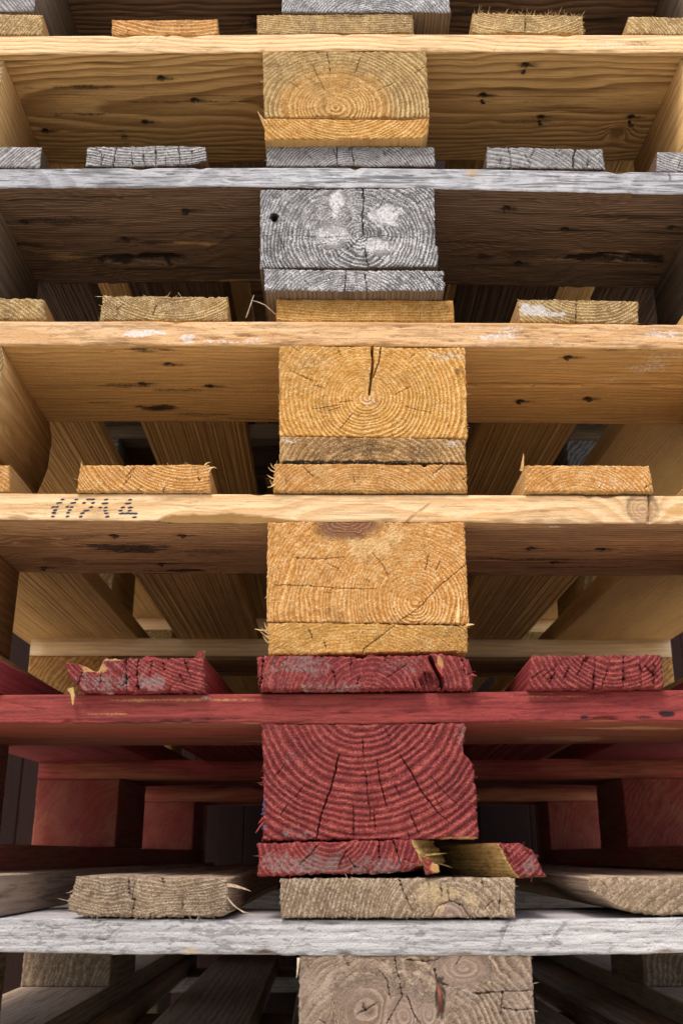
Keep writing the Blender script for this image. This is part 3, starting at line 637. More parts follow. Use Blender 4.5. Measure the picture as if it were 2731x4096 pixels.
o = stick('deck_board', p, [(-80.3, 147.4), (73.8, 147.7), (72.6, 123.6), (-79.0, 123.6)], (M['w_end'], M['w_deck']), y0=-3, seed=703, pith=(32.2, 112.4), sp=2.6, warp=3, fuzz=0.5, amp=0.3, auto=4, rag=0.4,
          knots=[(30.6, 122.9, 12.5, 12.5, 1.0, 2.5)],
          bare=[(24.5, 137.4, 16, 11, 0.55), (45.8, 133.4, 7, 6, 0.5)],
          cracks=[([(-2.1, 147.3), (0.3, 139.3), (3.9, 132.1), (6.0, 128.1)], 0.8, 6), ([(51.9, 147.6), (52.7, 140.1)], 0.8, 5), ([(64.0, 144.1), (62.6, 128.1)], 0.8, 5),
                  ([(24.8, 144.1), (25.4, 136.6)], 0.8, 4), ([(18.4, 124.2), (22.9, 130.8), (30.1, 134.0), (38.6, 130.8), (43.4, 124.2)], 0.8, 3)])
fray(o, FW, top=0.1, bottom=0.8, left=0.7, right=0.3, ln=2.2, face=0.10, fl=0.9, seed=2)
o = stick('deck_board', p, [((123.1, 147.9)[0], 147.9), ((123.1, 147.9)[0] + 104, 148.4), ((123.1, 147.9)[0] + 104, 125.0), ((123.1, 147.9)[0], 125.0)], (M['w_end'], M['w_deck']), y0=1, seed=704, pith=(230, 40), sp=4.6, fuzz=0.5, amp=0.7, auto=1, rag=0.6, rnd=1.4,
          edges={'bottom': [(0, 15), (0.06, 10), (0.15, 5), (0.24, 2), (0.34, 0.4), (1, 0)], 'left': [(0, 3), (0.5, 1), (1, 0)]})
fray(o, FW, bottom=0.4, left=0.5, ln=1.8, face=0.10, fl=0.9, seed=3)
stick('deck_board', p, R4(258, 400, 125, 147.5), (M['w_end'], M['w_deck']), res=2.0, seed=705)
zc7 = [(-400, 123.0, 102.6), (-262, 123.1, 103.2), (-150, 122.6, 102), (-40, 122.0, 101.0), (60, 122.2, 101.2), (182, 123.6, 102.8), (400, 124, 103.5)]
o = cross_board('cross_board', p, zc7, (M['w_front'], M['w_under'], M['w_top']), seed=710, pith=(60, 90), sp=5, edge_rag=0.7, checks=30,
                bare_f=[(-136.5, 103.4, 6, 4, 0.6)], stain_f=[(-190.6, 112.4, 40, 4, 0.35), (-69.4, 116.3, 16, 6, 0.3), (114.4, 117.6, 60, 3, 0.3), (-236.2, 117.6, 50, 4, 0.35)])
rest_of_pallet(p, 147.2, (M['w_end'], M['w_under'], M['w_deck'], M['w_deck'], M['w_front']), 730, midres=1.4)
b7 = [(-67.2, 100.0), (82.1, 100.7)]
pc = (-7.2, 39.9)
o = stick('block', p, [(b7[0][0], 101.2), (b7[1][0], 101.6), (b7[1][0] + 0.5, 22.4), (b7[0][0] + 1, 22.4)], (M['w_block'], M['w_deck']), y0=1, L=143, seed=720, res=0.6, pith=pc, sp=4.4, warp=6, amp=0.75, fuzz=0.5, auto=9, rag=0.5,
          knots=[(37.9, 92.9, 17, 9.5, 0.9, 3), (-21.3, 68.8, 22, 18, 0.6, 3), (-3.0, 85.3, 3.5, 3.5, 0.5, 2), (0.2, 65.5, 13, 15, 0.7, 4), (15.3, 66.8, 8, 11, 0.4, 3)],
          cracks=[([(-5.8, 100.6), (-4.3, 90.6), (-2.7, 86.8)], 0.9, 7), ([(-2.8, 83.8), (-1.3, 76.7), (-6.6, 69.3), (-11.4, 61.3)], 0.8, 6), ([(1.8, 76.7), (5.7, 66.8), (9.7, 61.3)], 0.8, 5),
                  ([(-16.0, 91.9), (-10.5, 85.5), (-9.3, 76.7)], 0.8, 4), ([(-30.1, 66.8), (-17.6, 73.0)], 0.8, 4), ([(2.3, 98.2), (20.4, 97.7), (23.3, 99.5)], 0.8, 4), ([(19.7, 93.1), (20.9, 85.5), (28.3, 83.0)], 1.2, 5),
                  ([(44.8, 78.5), (58.7, 79.2), (80.4, 80.5)], 0.8, 5), ([(61.0, 70.5), (70.5, 68.8), (80.2, 69.8)], 0.8, 4), ([(62.8, 79.2), (60.8, 66.8)], 0.8, 4)],
          dips=[(23.1, 75.5, 3.2, 13, 4.0)])
fray(o, FW, top=0.3, left=0.6, right=0.5, ln=1.5, face=0.05, fl=0.8, seed=5)
n0, n1 = [(21.7, 83.8), (23.1, 67.3)]
tube(o, [(n0[0], 1.5, n0[1]), ((n0[0] + n1[0]) / 2 + 0.5, 0.9, (n0[1] + n1[1]) / 2), (n1[0], 1.8, n1[1])], [1.4, 1.5, 0.9], M['rust'], 'nail')
s0 = [(-68.5, 100.4), (-69.5, 88.2)]
splinter(o, (s0[0][0] + 1, 0, s0[0][1] - 1), (s0[1][0] + 1, -3, s0[1][1]), 1.6, FW, seed=9)
stick('bottom_board', p, R4(-66, 80, 0.3, 22.2), (M['w_end'], M['w_deck']), y0=2, L=1196, res=2.5, seed=725)

# ------------------------------------------------------------------ P6: red painted pallet
B6 = 1.2
p = pallet(17, -0.03, B6, 'red painted pallet, paint cracked and scraped, between yellow and whitened pallets')
FR = M['fib_r']; RM = (M['r_end'], M['r_side'])
stick('deck_board', p, ends([(-261.7, 145.5), (-258.9, 121.5)], True), RM, y0=-6, res=1.2, seed=601, rnd=1.0)
o = stick('deck_board', p, [(-211.5, 145.2), (-113.6, 144.6), (-111.6, 121.1), (-208.7, 121.0)], RM, y0=-8, seed=602, pith=(-90, 235), sp=3.2, amp=0.45, fuzz=0.5, auto=3, rag=0.8, rnd=1.0,
          edges={'top': [(0, -3.5), (0.07, -4.0), (0.17, -7.5), (0.21, -10), (0.25, -9), (0.275, -1.5), (0.31, -1), (0.45, -1.6), (0.47, 0), (1, 0)], 'bottom': [(0, 7.5), (0.03, 6), (0.07, 1.0), (0.12, 0), (1, 0)], 'left': [(0, 4), (0.3, 1.5), (1, 0)]},
          bare=[(-190.1, 137.6, 9, 3.5, 1.0), (-176.2, 144.6, 8, 2.0, 0.9)],
          pale=[(-176.4, 126.9, 17, 7, 0.62), (-148.8, 127.6, 13, 7, 0.75), (-165.0, 139.0, 25, 7, 0.4), (-194.9, 128.5, 10, 8, 0.5)],
          cracks=[([(-168.8, 144.6), (-167.7, 134.4), (-166.1, 120.2)], 1.4, 9), ([(-159.7, 143.6), (-160.2, 132.9), (-158.2, 121.3)], 1.0, 6), ([(-198.5, 134.6), (-201.4, 125.5)], 0.9, 5), ([(-185.3, 134.5), (-185.3, 123.9)], 0.8, 5),
                  ([(-149.9, 143.6), (-151.3, 132.2)], 0.8, 4), ([(-143.1, 144.5), (-140.8, 135.8)], 0.8, 4), ([(-127.1, 143.4), (-124.9, 137.3), (-122.5, 132.1)], 1.0, 6), ([(-130.2, 132.7), (-126.1, 126.0)], 0.8, 5), ([(-203.7, 140.8), (-198.6, 136.1)], 0.8, 4)])
fray(o, FR, top=0.25, left=0.6, right=0.5, ln=1.5, face=0.06, fl=0.8, seed=7)
s = [(-205.3, 123.6), (-201.7, 111.0), (-116.4, 140.9), (-116.2, 149.5), (-151.0, 144.1), (-150.2, 146.3)]
splinter(o, (s[0][0], -8, s[0][1]), (s[1][0], -14, s[1][1]), 4.0, M['fresh'], bend=0.8, seed=11)
stick('paint_chip', p, [(s[3][0] - 3, s[3][1]), (s[3][0] + 2.6, s[3][1] + 1), (s[2][0] + 2, s[2][1]), (s[2][0] - 2.5, s[2][1])], (M['r_end'], M['fresh']), y0=-6, L=9, res=0.8, seed=12, rag=0.9)
splinter(o, (s[4][0] - 4, -6, s[4][1]), (s[5][0] + 7, -7, s[5][1] - 2), 4.0, M['r_side'], t=4, seed=13)
o = stick('deck_board', p, [(-76.0, 145.4), (73.4, 144.6), (73.4, 122.2), (-74.1, 122.0)], RM, y0=-9, seed=603, pith=(3.1, 115.3), sp=3.6, ell=1.1, amp=0.6, fuzz=0.5, auto=3, rag=0.7, rnd=1.0,
          edges={'right': [(0, 0), (0.4, 1), (0.6, 0.5), (0.8, -1), (1, -2)], 'top': [(0, 0), (0.45, 0), (0.47, -1.5), (0.5, -1.8), (0.52, 0.3), (0.75, 0), (0.77, 1.5), (0.86, 1.8), (0.92, 0.5), (1, -1.5)]},
          pale=[(-45.3, 138.2, 22, 9, 0.62), (-24.0, 124.4, 24, 5, 0.55), (27.5, 137.8, 16, 7, 0.45), (-60.4, 129.2, 16, 8, 0.35)],
          cracks=[([(-71.4, 145.4), (-72.0, 133.8), (-73.5, 120.8)], 1.5, 9), ([(-22.8, 135.0), (-21.0, 129.0), (-20.7, 122.3)], 0.8, 5), ([(-9.7, 144.1), (-10.4, 136.5)], 0.8, 5), ([(-4.0, 131.9), (-5.9, 125.3)], 0.8, 4),
                  ([(45.2, 143.8), (48.6, 136.2), (52.0, 128.6), (53.0, 121.1)], 4.0, 16), ([(41.0, 133.2), (43.9, 127.1), (45.2, 122.0)], 1.6, 9), ([(48.4, 128.6), (49.4, 122.0)], 1.0, 7), ([(33.3, 127.2), (34.7, 122.7)], 1.0, 5), ([(67.0, 142.2), (69.0, 131.5)], 0.9, 6), ([(15.3, 130.3), (29.1, 139.3)], 0.8, 3)],
          dips=[(43.8, 126.2, 7, 7, 7)], bare=[(51.8, 139.2, 2.5, 5, 0.75)])
fray(o, FR, top=0.25, left=0.6, right=0.9, ln=1.8, face=0.05, fl=0.8, seed=8)
s = [(48.9, 143.2), (53.3, 129.8), (72.0, 133.0), (76.4, 129.7)]
splinter(o, (s[0][0], -6, s[0][1]), (s[1][0], -11, s[1][1]), 4.0, M['r_side'], seed=21)
splinter(o, (s[2][0], -6, s[2][1]), (s[3][0], -14, s[3][1]), 2.0, M['r_side'], seed=22)
o = stick('deck_board', p, [(115.9, 145.1), (205.2, 144.6), (204.3, 122.0), (112.0, 121.5)], RM, y0=-8, seed=604, pith=(171.6, 164.8), sp=3.6, amp=0.7, fuzz=0.45, auto=8, rag=0.5, rnd=1.0,
          cracks=[([(159.6, 144.9), (158.0, 132.7), (156.4, 120.7)], 1.5, 9), ([(190.5, 144.7), (189.2, 122.7)], 1.1, 7), ([(131.6, 137.4), (126.9, 125.4)], 0.9, 5), ([(140.5, 135.8), (136.7, 128.3)], 0.8, 5), ([(153.1, 143.4), (146.2, 131.3)], 0.8, 5), ([(167.5, 135.7), (161.8, 121.6)], 0.9, 5), ([(179.2, 143.2), (176.8, 123.6)], 0.9, 5), ([(199.2, 138.6), (198.4, 122.6)], 0.8, 5)])
fray(o, FR, top=0.3, left=1.0, right=0.6, ln=1.5, face=0.05, fl=0.8, seed=9)
stick('deck_board', p, R4(255, 400, 122.5, 145.5), RM, y0=-2, res=1.5, seed=605)
zc6 = [(-400, 120.6, 100.0), (-258, 120.3, 99.9), (-17, 120.6, 99.9), (220, 121.5, 100.5), (400, 122, 101)]
nl6 = []
o = cross_board('cross_board', p, zc6, (M['r_front'], M['r_under']), seed=610, pith=(100, 60), sp=6, edge_rag=0.6, checks=26,
                bare_f=[(-134.5, 116.4, 50, 1.3, 0.55), (-179.9, 106.9, 20, 1.0, 0.6), (139.1, 117.6, 40, 1.2, 0.45)],
                stain_f=[(206.8, 105.3, 7, 3, 1.0), (149.4, 103.2, 5, 2.5, 0.9), (190.2, 103.3, 9, 1.6, 0.7)], pale_f=[(-111.5, 117.5, 6, 2, 0.7)],
                bare_u=[(200, 40, 60, 14, 0.7), (160, 110, 40, 20, 0.6), (-60, 120, 50, 20, 0.6)], stain_u=[(-160, 60, 30, 10, 0.4), (180, 138, 60, 4, 0.9)])
b6 = [(-72.1, 99.3), (74.4, 99.6), (74.3, 24.0), (-69.8, 22.6)]
o = stick('block', p, b6, RM, y0=0, L=144, res=0.52, seed=620, pith=(-0.5, 121.2), sp=4.7, warp=3.5, amp=0.95, fuzz=0.6, auto=4, rag=0.6, rnd=1.0,
          edges={'right': [(0, 0), (0.3, -0.5), (0.5, -1.2), (0.62, -2.0), (0.68, -4.5), (0.74, -8.5), (0.82, -8.0), (0.92, -6.5), (1, -6)], 'left': [(0, 0), (0.5, 0.6), (1, -0.3)]},
          cracks=[([(-18.8, 78.2), (-21.8, 65.2), (-25.0, 53.7), (-30.5, 39.6), (-33.9, 24.0)], 1.2, 9), ([(-2.6, 88.4), (-1.8, 75.2)], 0.8, 6), ([(-1.0, 68.0), (0.2, 59.4), (1.5, 45.2)], 0.9, 7), ([(7.4, 75.2), (9.0, 60.8), (13.8, 43.8)], 1.0, 8),
                  ([(23.0, 78.1), (30.7, 66.5), (36.6, 55.0), (47.9, 40.1)], 1.1, 8), ([(44.0, 63.6), (52.5, 53.6), (61.5, 45.1)], 0.9, 6), ([(-9.1, 45.2), (-8.9, 24.0)], 1.0, 8), ([(28.7, 40.9), (34.7, 26.7)], 1.0, 7), ([(-42.8, 58.0), (-47.7, 50.9)], 0.8, 5),
                  ([(4.7, 42.4), (5.7, 29.0)], 0.8, 5), ([(-57.0, 71.0), (-62.8, 63.8)], 0.8, 4), ([(-53.5, 45.3), (-57.8, 39.1)], 0.8, 4), ([(47.7, 40.9), (54.7, 33.9)], 0.8, 4), ([(18.8, 59.3), (23.0, 50.8)], 0.8, 4)],
          pale=[(-50.5, 76.8, 6, 5, 0.4), (65.7, 91.1, 7, 10, 0.5), (-44.4, 27.1, 16, 4, 0.5)], bare=[(57.2, 24.0, 20, 1.2, 0.8)])
fray(o, FR, top=0.2, bottom=0.25, left=1.0, right=0.7, ln=1.5, face=0.09, fl=0.9, seed=10)
M['blue'] = plain('blue_paint_fleck', (0.03, 0.10, 0.24), 0.6, 0, 0.4)
bp = [(-69.2, 47.6), (-68.8, 43.9), (-69.0, 40.2), (-68.6, 32.6), (-69.1, 30.1), (-68.6, 45.9)]
spikes('paint_flecks', o, [(a + rng.normal(0, 0.8), 0.3, b + rng.normal(0, 1.2)) for a, b in bp for _ in range(5)], [(rng.normal(0, .4), -0.5, rng.normal(0, 1)) for _ in range(len(bp) * 5)], 1.2, 0.4, M['blue'], 0.4, 5)
s = [(-69.8, 34.6), (-74.3, 27.1), (-69.9, 37.4), (-72.7, 33.2)]
splinter(o, (s[0][0], 0, s[0][1]), (s[1][0], -4, s[1][1]), 1.3, M['r_side'], seed=31); splinter(o, (s[2][0], 0, s[2][1]), (s[3][0], -3, s[3][1]), 1.0, M['r_side'], seed=32)
# bottom board, split along its length
l6 = [(-72.8, 20.9), (29.3, 23.1), (35.7, 2.8), (-71.6, 0.3)]
o = stick('bottom_board', p, l6, RM, y0=-4, L=1196, seed=630, pith=(-23.9, 31.1), sp=3.6, amp=0.5, fuzz=0.6, auto=4, rag=0.8, rnd=1.1, sidemats={'right': M['fresh']}, taper=(0.0, 0.45, 40),
          edges={'right': [(0, -3), (0.15, 0), (0.5, 0.5), (1, 0)], 'bottom': [(0, 0), (0.8, 0.3), (0.92, 1.5), (1, 4)]},
          pale=[(-41.0, 7.9, 45, 9, 0.66), (-58.3, 9.2, 22, 10, 0.64), (4.9, 6.5, 26, 8, 0.6)], stain=[(-23.8, 9.2, 40, 9, 0.38), (16.3, 5.2, 20, 5, 0.35)],
          cracks=[([(7.4, 23.1), (8.1, 10.6)], 1.0, 7), ([(17.8, 22.8), (19.7, 16.0), (21.8, 7.9)], 1.0, 7), ([(-31.9, 20.1), (-43.9, 7.9)], 0.8, 5), ([(-13.7, 16.0), (-18.6, 6.5)], 0.8, 4)])
fray(o, FR, top=0.3, bottom=0.3, left=0.7, right=0.8, ln=1.6, face=0.10, fl=0.9, seed=12)
s = [(35.8, 10.6), (47.5, 1.7), (40.7, 13.6), (50.2, 14.4), (42.0, 10.6), (45.6, 6.6)]
stick('split_chunk', p, [(s[0][0], s[0][1] + 2), (s[2][0] + 6, s[2][1] - 6), (s[1][0], s[1][1] + 1), (s[1][0] - 9, s[1][1] + 0.5)], (M['r_end'], M['fresh']), y0=-5, L=34, res=0.8, seed=633, rag=0.9, bare=[(s[1][0] - 1, s[1][1] + 7, 5, 8, 1.0)])
splinter(o, (s[2][0] - 2, 4, s[2][1]), (s[3][0], 0, s[3][1]), 1.2, M['fresh'], seed=41)
splinter(o, (s[4][0] - 6, 24, s[4][1] + 4), (s[5][0] + 8, 10, s[5][1] + 8), 1.6, M['fresh'], seed=42)
splinter(o, (s[4][0] - 4, 30, s[4][1] + 1), (s[5][0] + 12, 16, s[5][1] - 1), 1.8, M['fresh'], seed=43)
o = stick('split_strip', p, [(87.3, 21.2), (106.4, 19.5), (116.8, 0.1), (98.4, -0.7)], (M['r_end'], M['fresh']), y0=-3, L=420, taper=(0.42, 0.0, 110), res=0.75, seed=631, pith=(60, 60), sp=3.4, amp=0.6, fuzz=0.6, rag=0.8, rnd=1.2, sidemats={'right': M['r_side'], 'top': M['r_side']},
          edges={'right': [(0, 0), (0.5, 0.5), (0.85, 1), (1, -3)], 'left': [(0, 1), (0.5, -1), (1, 0)]}, pale=[(106.2, 6.6, 6, 7, 0.6)], cracks=[([(91.2, 17.4), (95.0, 9.2)], 0.8, 5)], auto=1, label='split off strip of the red bottom board with fresh torn side')
fray(o, FR, top=0.2, bottom=0.5, right=0.5, ln=1.8, face=0.09, seed=14)
rest_of_pallet(p, 145.4, (M['r_mid_end'], M['r_under'], M['r_deck'], M['r_deck'], M['r_mid']), 640, midres=1.2)

# ------------------------------------------------------------------ P5: yellow pallet with the printed number
B5 = 148.6
p = pallet(20, 0.013, B5, 'yellow pallet with the number 11214 printed on its front board')
FY = M['fib_y']; Y3 = (M['y_end3'], M['y_deck'])
o = stick('deck_board', p, ends([(-269.9, 143.7), (-266.9, 122.0)], True), Y3, res=0.9, seed=501, pith=(-300, 90)); fray(o, FY, top=0.3, right=0.4, ln=1.4, face=0.1, seed=1)
o = stick('deck_board', p, [(-216.1, 142.4), (-119.6, 143.6), (-117.7, 122.0), (-216.6, 121.5)], Y3, y0=-3, seed=502, pith=(-134.9, 189.2), sp=2.7, amp=0.4, fuzz=0.45, rag=0.4, auto=3, cracks=[([(-127.5, 139.0), (-126.2, 130.3)], 0.7, 3), ([(-177.7, 133.5), (-182.0, 126.5)], 0.7, 3)])
fray(o, FY, top=0.5, bottom=0.4, left=0.3, right=1.6, ln=1.6, face=0.12, seed=2)
for k, s in enumerate([[(-120.0, 140.4), (-113.1, 139.4)], [(-119.8, 136.9), (-114.8, 141.1)], [(-122.7, 142.8), (-118.2, 144.3)], [(-213.9, 141.7), (-214.1, 144.5)]]):
    splinter(o, (s[0][0], -3, s[0][1]), (s[1][0], -6, s[1][1]), 1.0, FY, bend=0.8, seed=60 + k)
o = stick('deck_board', p, [(-70.2, 144.6), (74.3, 144.6), (74.1, 123.2), (-70.7, 122.5)], Y3, y0=-3, seed=503, pith=(-3.7, 96.5), sp=3.1, ell=1.2, amp=0.45, fuzz=0.45, rag=0.5, auto=4, edges={'top': [(0, 0), (0.7, 0), (0.76, 0), (0.775, -2), (0.79, -1.5), (0.8, 0), (1, 0)]})
fray(o, FY, top=0.4, bottom=0.5, left=1.4, right=0.4, ln=1.7, face=0.12, seed=3)
for k, s in enumerate([[(-69.7, 138.2), (-75.0, 140.6)], [(-69.6, 132.6), (-75.8, 134.7)], [(-69.5, 129.1), (-74.9, 124.2)], [(-69.8, 126.7), (-73.4, 130.8)], [(-69.7, 140.7), (-73.1, 143.8)]]):
    splinter(o, (s[0][0], -2, s[0][1]), (s[1][0], -6, s[1][1]), 0.9, FY, bend=0.7, seed=70 + k)
o = stick('deck_board', p, [(118.7, 144.2), (212.5, 144.6), (213.6, 123.6), (117.1, 122.8)], Y3, y0=-3, seed=504, pith=(158.1, 104.0), sp=2.9, ell=1.15, amp=0.4, fuzz=0.45, rag=0.4, auto=3, pale=[(188.0, 129.4, 20, 6, 0.35)], stain=[(212.3, 126.7, 6, 8, 0.35)])
fray(o, FY, top=0.5, bottom=0.3, left=0.3, right=0.4, ln=1.4, face=0.12, seed=4)
s = [(117.6, 143.5), (118.9, 154.9)]
splinter(o, (s[0][0] - 1, 2, s[0][1] - 2), (s[1][0] - 0.5, -1, s[1][1]), 2.6, M['y_block'], seed=80)
stick('deck_board', p, R4(255, 400, 122.5, 145), Y3, res=1.5, seed=505)
zc5 = [(-400, 121.0, 100.4), (-274, 121.0, 100.4), (-20, 121.3, 99.6), (237, 121.8, 99.6), (400, 122, 99.8)]
nl5 = [(-195.7, 37.1), (-142.9, 35.4), (-169.5, 115.5), (-273.5, 130.3), (132.9, 63.8), (189.5, 65.4), (160.4, 103.3)]
kn = (204.8, 111.1)
o = cross_board('cross_board', p, zc5, (M['y_front'], M['y_under5']), seed=510, pith=(50, -30), sp=4.4, edge_rag=0.5, nails=nl5, chips=[(-160, -45, 6.0, 7.0)],
                knots_f=[(kn[0], kn[1], 11, 11, 0.45)], cracks=[([(211.1, 121.5), (210.9, 110.4), (208.6, 100.1)], 1.6, 6)], checks=8,
                stain_u=[(-190, 70, 45, 16, 0.85), (-130, 78, 60, 8, 0.6), (-225, 40, 25, 8, 0.6), (-60, 95, 40, 8, 0.45), (140, 95, 80, 5, 0.75), (190, 118, 80, 4, 0.7), (90, 125, 60, 3, 0.6), (170, 70, 70, 3, 0.6), (-120, 118, 70, 3, 0.6), (-160, 135, 30, 5, 0.9), (-40, 50, 30, 8, 0.35)],
                pale_u=[(140, 8, 5, 2.5, 0.8)], knots_u=[(-262, 55, 12, 6), (-255, 105, 14, 7)], grooves=0.5, bare_f=[(kn[0] + 24, kn[1] - 3, 9, 6, 0.8)])
nail_tips(o, nl5, 99.6, 5)
dots = [(303, 120, 50), (268, 163, 72), (205, 216, 50), (250, 213, 50), (232, 254, 52), (218, 286, 50), (211, 333, 48), (463, 120, 50), (428, 162, 72), (366, 211, 48), (415, 214, 46), (396, 252, 48), (382, 286, 46), (380, 333, 48),
        (605, 118, 60), (650, 116, 60), (555, 162, 50), (656, 162, 52), (637, 214, 54), (587, 256, 80), (545, 289, 58), (530, 335, 48), (806, 119, 56), (795, 166, 82), (744, 218, 48), (807, 218, 52), (806, 257, 50), (819, 290, 54), (834, 333, 56),
        (1082, 120, 54), (1060, 166, 84), (1005, 216, 54), (1087, 216, 66), (980, 255, 50), (1085, 255, 50), (1000, 290, 76), (1055, 290, 90), (1110, 290, 90), (1150, 291, 60), (1145, 337, 56)]
ex, ez = [(-246.9, 123.7), (-236.6, 115.3)]; V = []; F = []
for (a, b, w) in dots:                                     # dot matrix print: one drop of ink each
    cx = ex[0] + (a / 160.0) * (ez[0] - ex[0]); cz = ex[1] + (b / 134.0) * (ez[1] - ex[1]); base = len(V); n = 14
    for k in range(n):
        t = 2 * math.pi * k / n; rr_ = 1 + rng.normal(0, 0.1); V.append((cx + w / 160.0 * 0.52 * (ez[0] - ex[0]) * math.cos(t) * rr_, 0, cz + 0.78 * math.sin(t) * rr_ + 0.2 * math.cos(t)))
    F.append(list(range(base, base + n)))
for _ in range(26):
    cx = ex[0] + rng.uniform(0.6, 7.4) * (ez[0] - ex[0]); cz = ex[1] + rng.uniform(0.7, 2.6) * (ez[1] - ex[1]); base = len(V); r_ = rng.uniform(0.12, 0.3)
    for k in range(6): V.append((cx + r_ * 1.5 * math.cos(k * 1.047), 0, cz + r_ * math.sin(k * 1.047)))
    F.append(list(range(base, base + 6)))
mv = np.array([v.co for v in o.data.vertices]) / MM + ORG[o.name]
fv = mv[(mv[:, 1] < 1.2) & (mv[:, 0] < -100) & (mv[:, 0] > -290)]
V = np.array(V); 
for i in range(len(V)):
    V[i, 1] = fv[np.argsort((fv[:, 0] - V[i, 0]) ** 2 + (fv[:, 2] - V[i, 2]) ** 2)[:4], 1].min() - 0.12
ik = subpart('printed_number', V, None, [M['ink']], o, ngons=F); ik["label"] = 'number 11214 in dotted blue black ink'
o = stick('block', p, [(-74.2, 99.2), (71.2, 99.9), (71.5, 22.8), (-73.3, 23.9)], (M['y_end3'], M['y_block']), L=144, res=0.52, seed=520, pith=(33.7, 38.0), sp=2.9, warp=5, amp=0.55, fuzz=0.6, auto=4, rag=0.5,
          knots=[(-15.8, 101.9, 25, 17, 0.95, 7)], bare=[(1.1, 78.3, 24, 10, 0.5), (18.9, 89.1, 14, 10, 0.45)],
          cracks=[([(70.5, 66.6), (51.5, 51.1), (35.2, 33.8), (18.7, 22.3)], 0.8, 3), ([(-55.7, 71.7), (-35.6, 70.8), (-18.1, 72.5)], 0.8, 5), ([(2.7, 75.6), (10.5, 65.7), (14.5, 57.5)], 0.7, 4), ([(44.3, 75.1), (40.7, 62.5)], 0.7, 4), ([(-68.6, 51.3), (-46.5, 50.7), (-21.3, 48.5), (5.6, 48.0)], 0.7, 3), ([(52.1, 69.2), (48.7, 62.5)], 0.7, 3)])
fray(o, FY, top=0.3, bottom=0.9, left=0.4, right=0.6, ln=1.5, face=0.15, fl=1.0, seed=6)
s = [(62.9, 23.5), (65.0, 43.4), (71.6, 21.9), (74.7, 21.3)]
splinter(o, (s[0][0], -1, s[0][1]), (s[1][0], -1.8, s[1][1]), 2.6, FY, seed=85); splinter(o, (s[2][0] - 2, -1, s[2][1]), (s[3][0], -5, s[3][1]), 1.5, FY, seed=86)
o = stick('bottom_board', p, [(-73.3, 23.3), (70.5, 21.8), (69.7, 2.6), (-71.5, 0.1)], (M['y_end'], M['y_deck']), y0=0, L=1196, res=0.6, seed=530, pith=(-6.3, -73.6), sp=2.4, amp=0.4, fuzz=0.6, auto=2, rag=0.5,
          edges={'top': [(0, 0), (0.3, 0.3), (0.6, 0), (1, 0)], 'left': [(0, 0), (0.5, 1.0), (1, 0)]}, stain=[(56.6, 17.3, 14, 5, 0.4)],
          cracks=[([(17.7, 21.3), (6.7, 12.5), (-4.2, 4.6), (-5.2, 0.2)], 0.9, 4)])
fray(o, FY, top=0.3, bottom=0.3, left=1.6, right=0.5, ln=1.7, face=0.15, seed=7)
for k, s in enumerate([[(-71.5, 15.2), (-77.1, 18.9)], [(-71.4, 12.0), (-75.8, 14.9)], [(-71.8, 16.8), (-74.7, 22.4)], [(-71.6, 8.9), (-75.7, 13.0)], [(-72.2, 18.0), (-81.8, 17.7)], [(-71.4, 13.0), (-77.7, 16.1)]]):
    splinter(o, (s[0][0], 1, s[0][1]), (s[1][0], -5, s[1][1]), 1.2, FY, bend=0.5, seed=90 + k)
rest_of_pallet(p, 145.0, (M['y_end3'], M['y_under5'], M['y_deck'], M['y_block'], M['y_mid_lit']), 540, midres=2.0)

# ------------------------------------------------------------------ P4: yellow pallet with splashes of white
B4 = 294.4
p = pallet(24, 0.025, B4, 'yellow pallet with white splashes on its front board, below the grey pallet')
Y4 = (M['y_end_old'], M['y_deck'])
o = stick('deck_board', p, ends([(-263.5, 143.5), (-259.4, 123.3)], True), Y4, y0=6, res=0.8, seed=401, fuzz=0.6, rag=0.8, rnd=1.4, pith=(-330, 60)); fray(o, FY, top=0.5, right=0.6, ln=1.6, face=0.12, seed=1)
o = stick('deck_board', p, [(-215.8, 146.0), (-116.1, 146.3), (-114.6, 124.8), (-216.4, 123.3)], Y4, y0=5, seed=402, pith=(-160.6, 179.1), sp=2.3, ell=1.2, warp=3, amp=0.4, fuzz=0.6, rag=0.7, auto=2)
fray(o, FY, top=0.9, bottom=0.5, left=2.2, right=0.4, ln=1.9, face=0.13, seed=2)
o = stick('deck_board', p, [(-76.3, 145.3), (66.7, 146.3), (67.0, 126.2), (-75.9, 124.5)], (M['y_end'], M['y_deck']), y0=5, seed=403, pith=(0, 1100), sp=2.2, amp=0.35, fuzz=0.55, rag=0.4, stain=[(38.2, 139.4, 20, 5, 0.4), (59.2, 135.7, 8, 8, 0.4)], auto=1)
fray(o, FY, top=0.4, bottom=0.4, left=1.2, right=0.4, ln=1.6, face=0.13, seed=3)
s = [(-76.3, 129.9), (-91.1, 137.3), (-96.0, 138.0), (-86.1, 135.7), (-87.0, 140.9), (-96.2, 134.4), (-99.7, 123.6), (-94.0, 142.4)]
tube(o, [(s[0][0], 4, s[0][1]), (s[1][0] + 6, 0, s[1][1] - 1), (s[1][0], -3, s[1][1]), (s[2][0], -4, s[2][1])], [0.5, 0.45, 0.4, 0.2], M['fib_w'], 'twig', 5)
tube(o, [(s[6][0], -2, s[6][1]), (s[5][0], -4, s[5][1]), (s[7][0], -4.5, s[7][1])], [0.55, 0.4, 0.2], M['fib_w'], 'twig', 5)
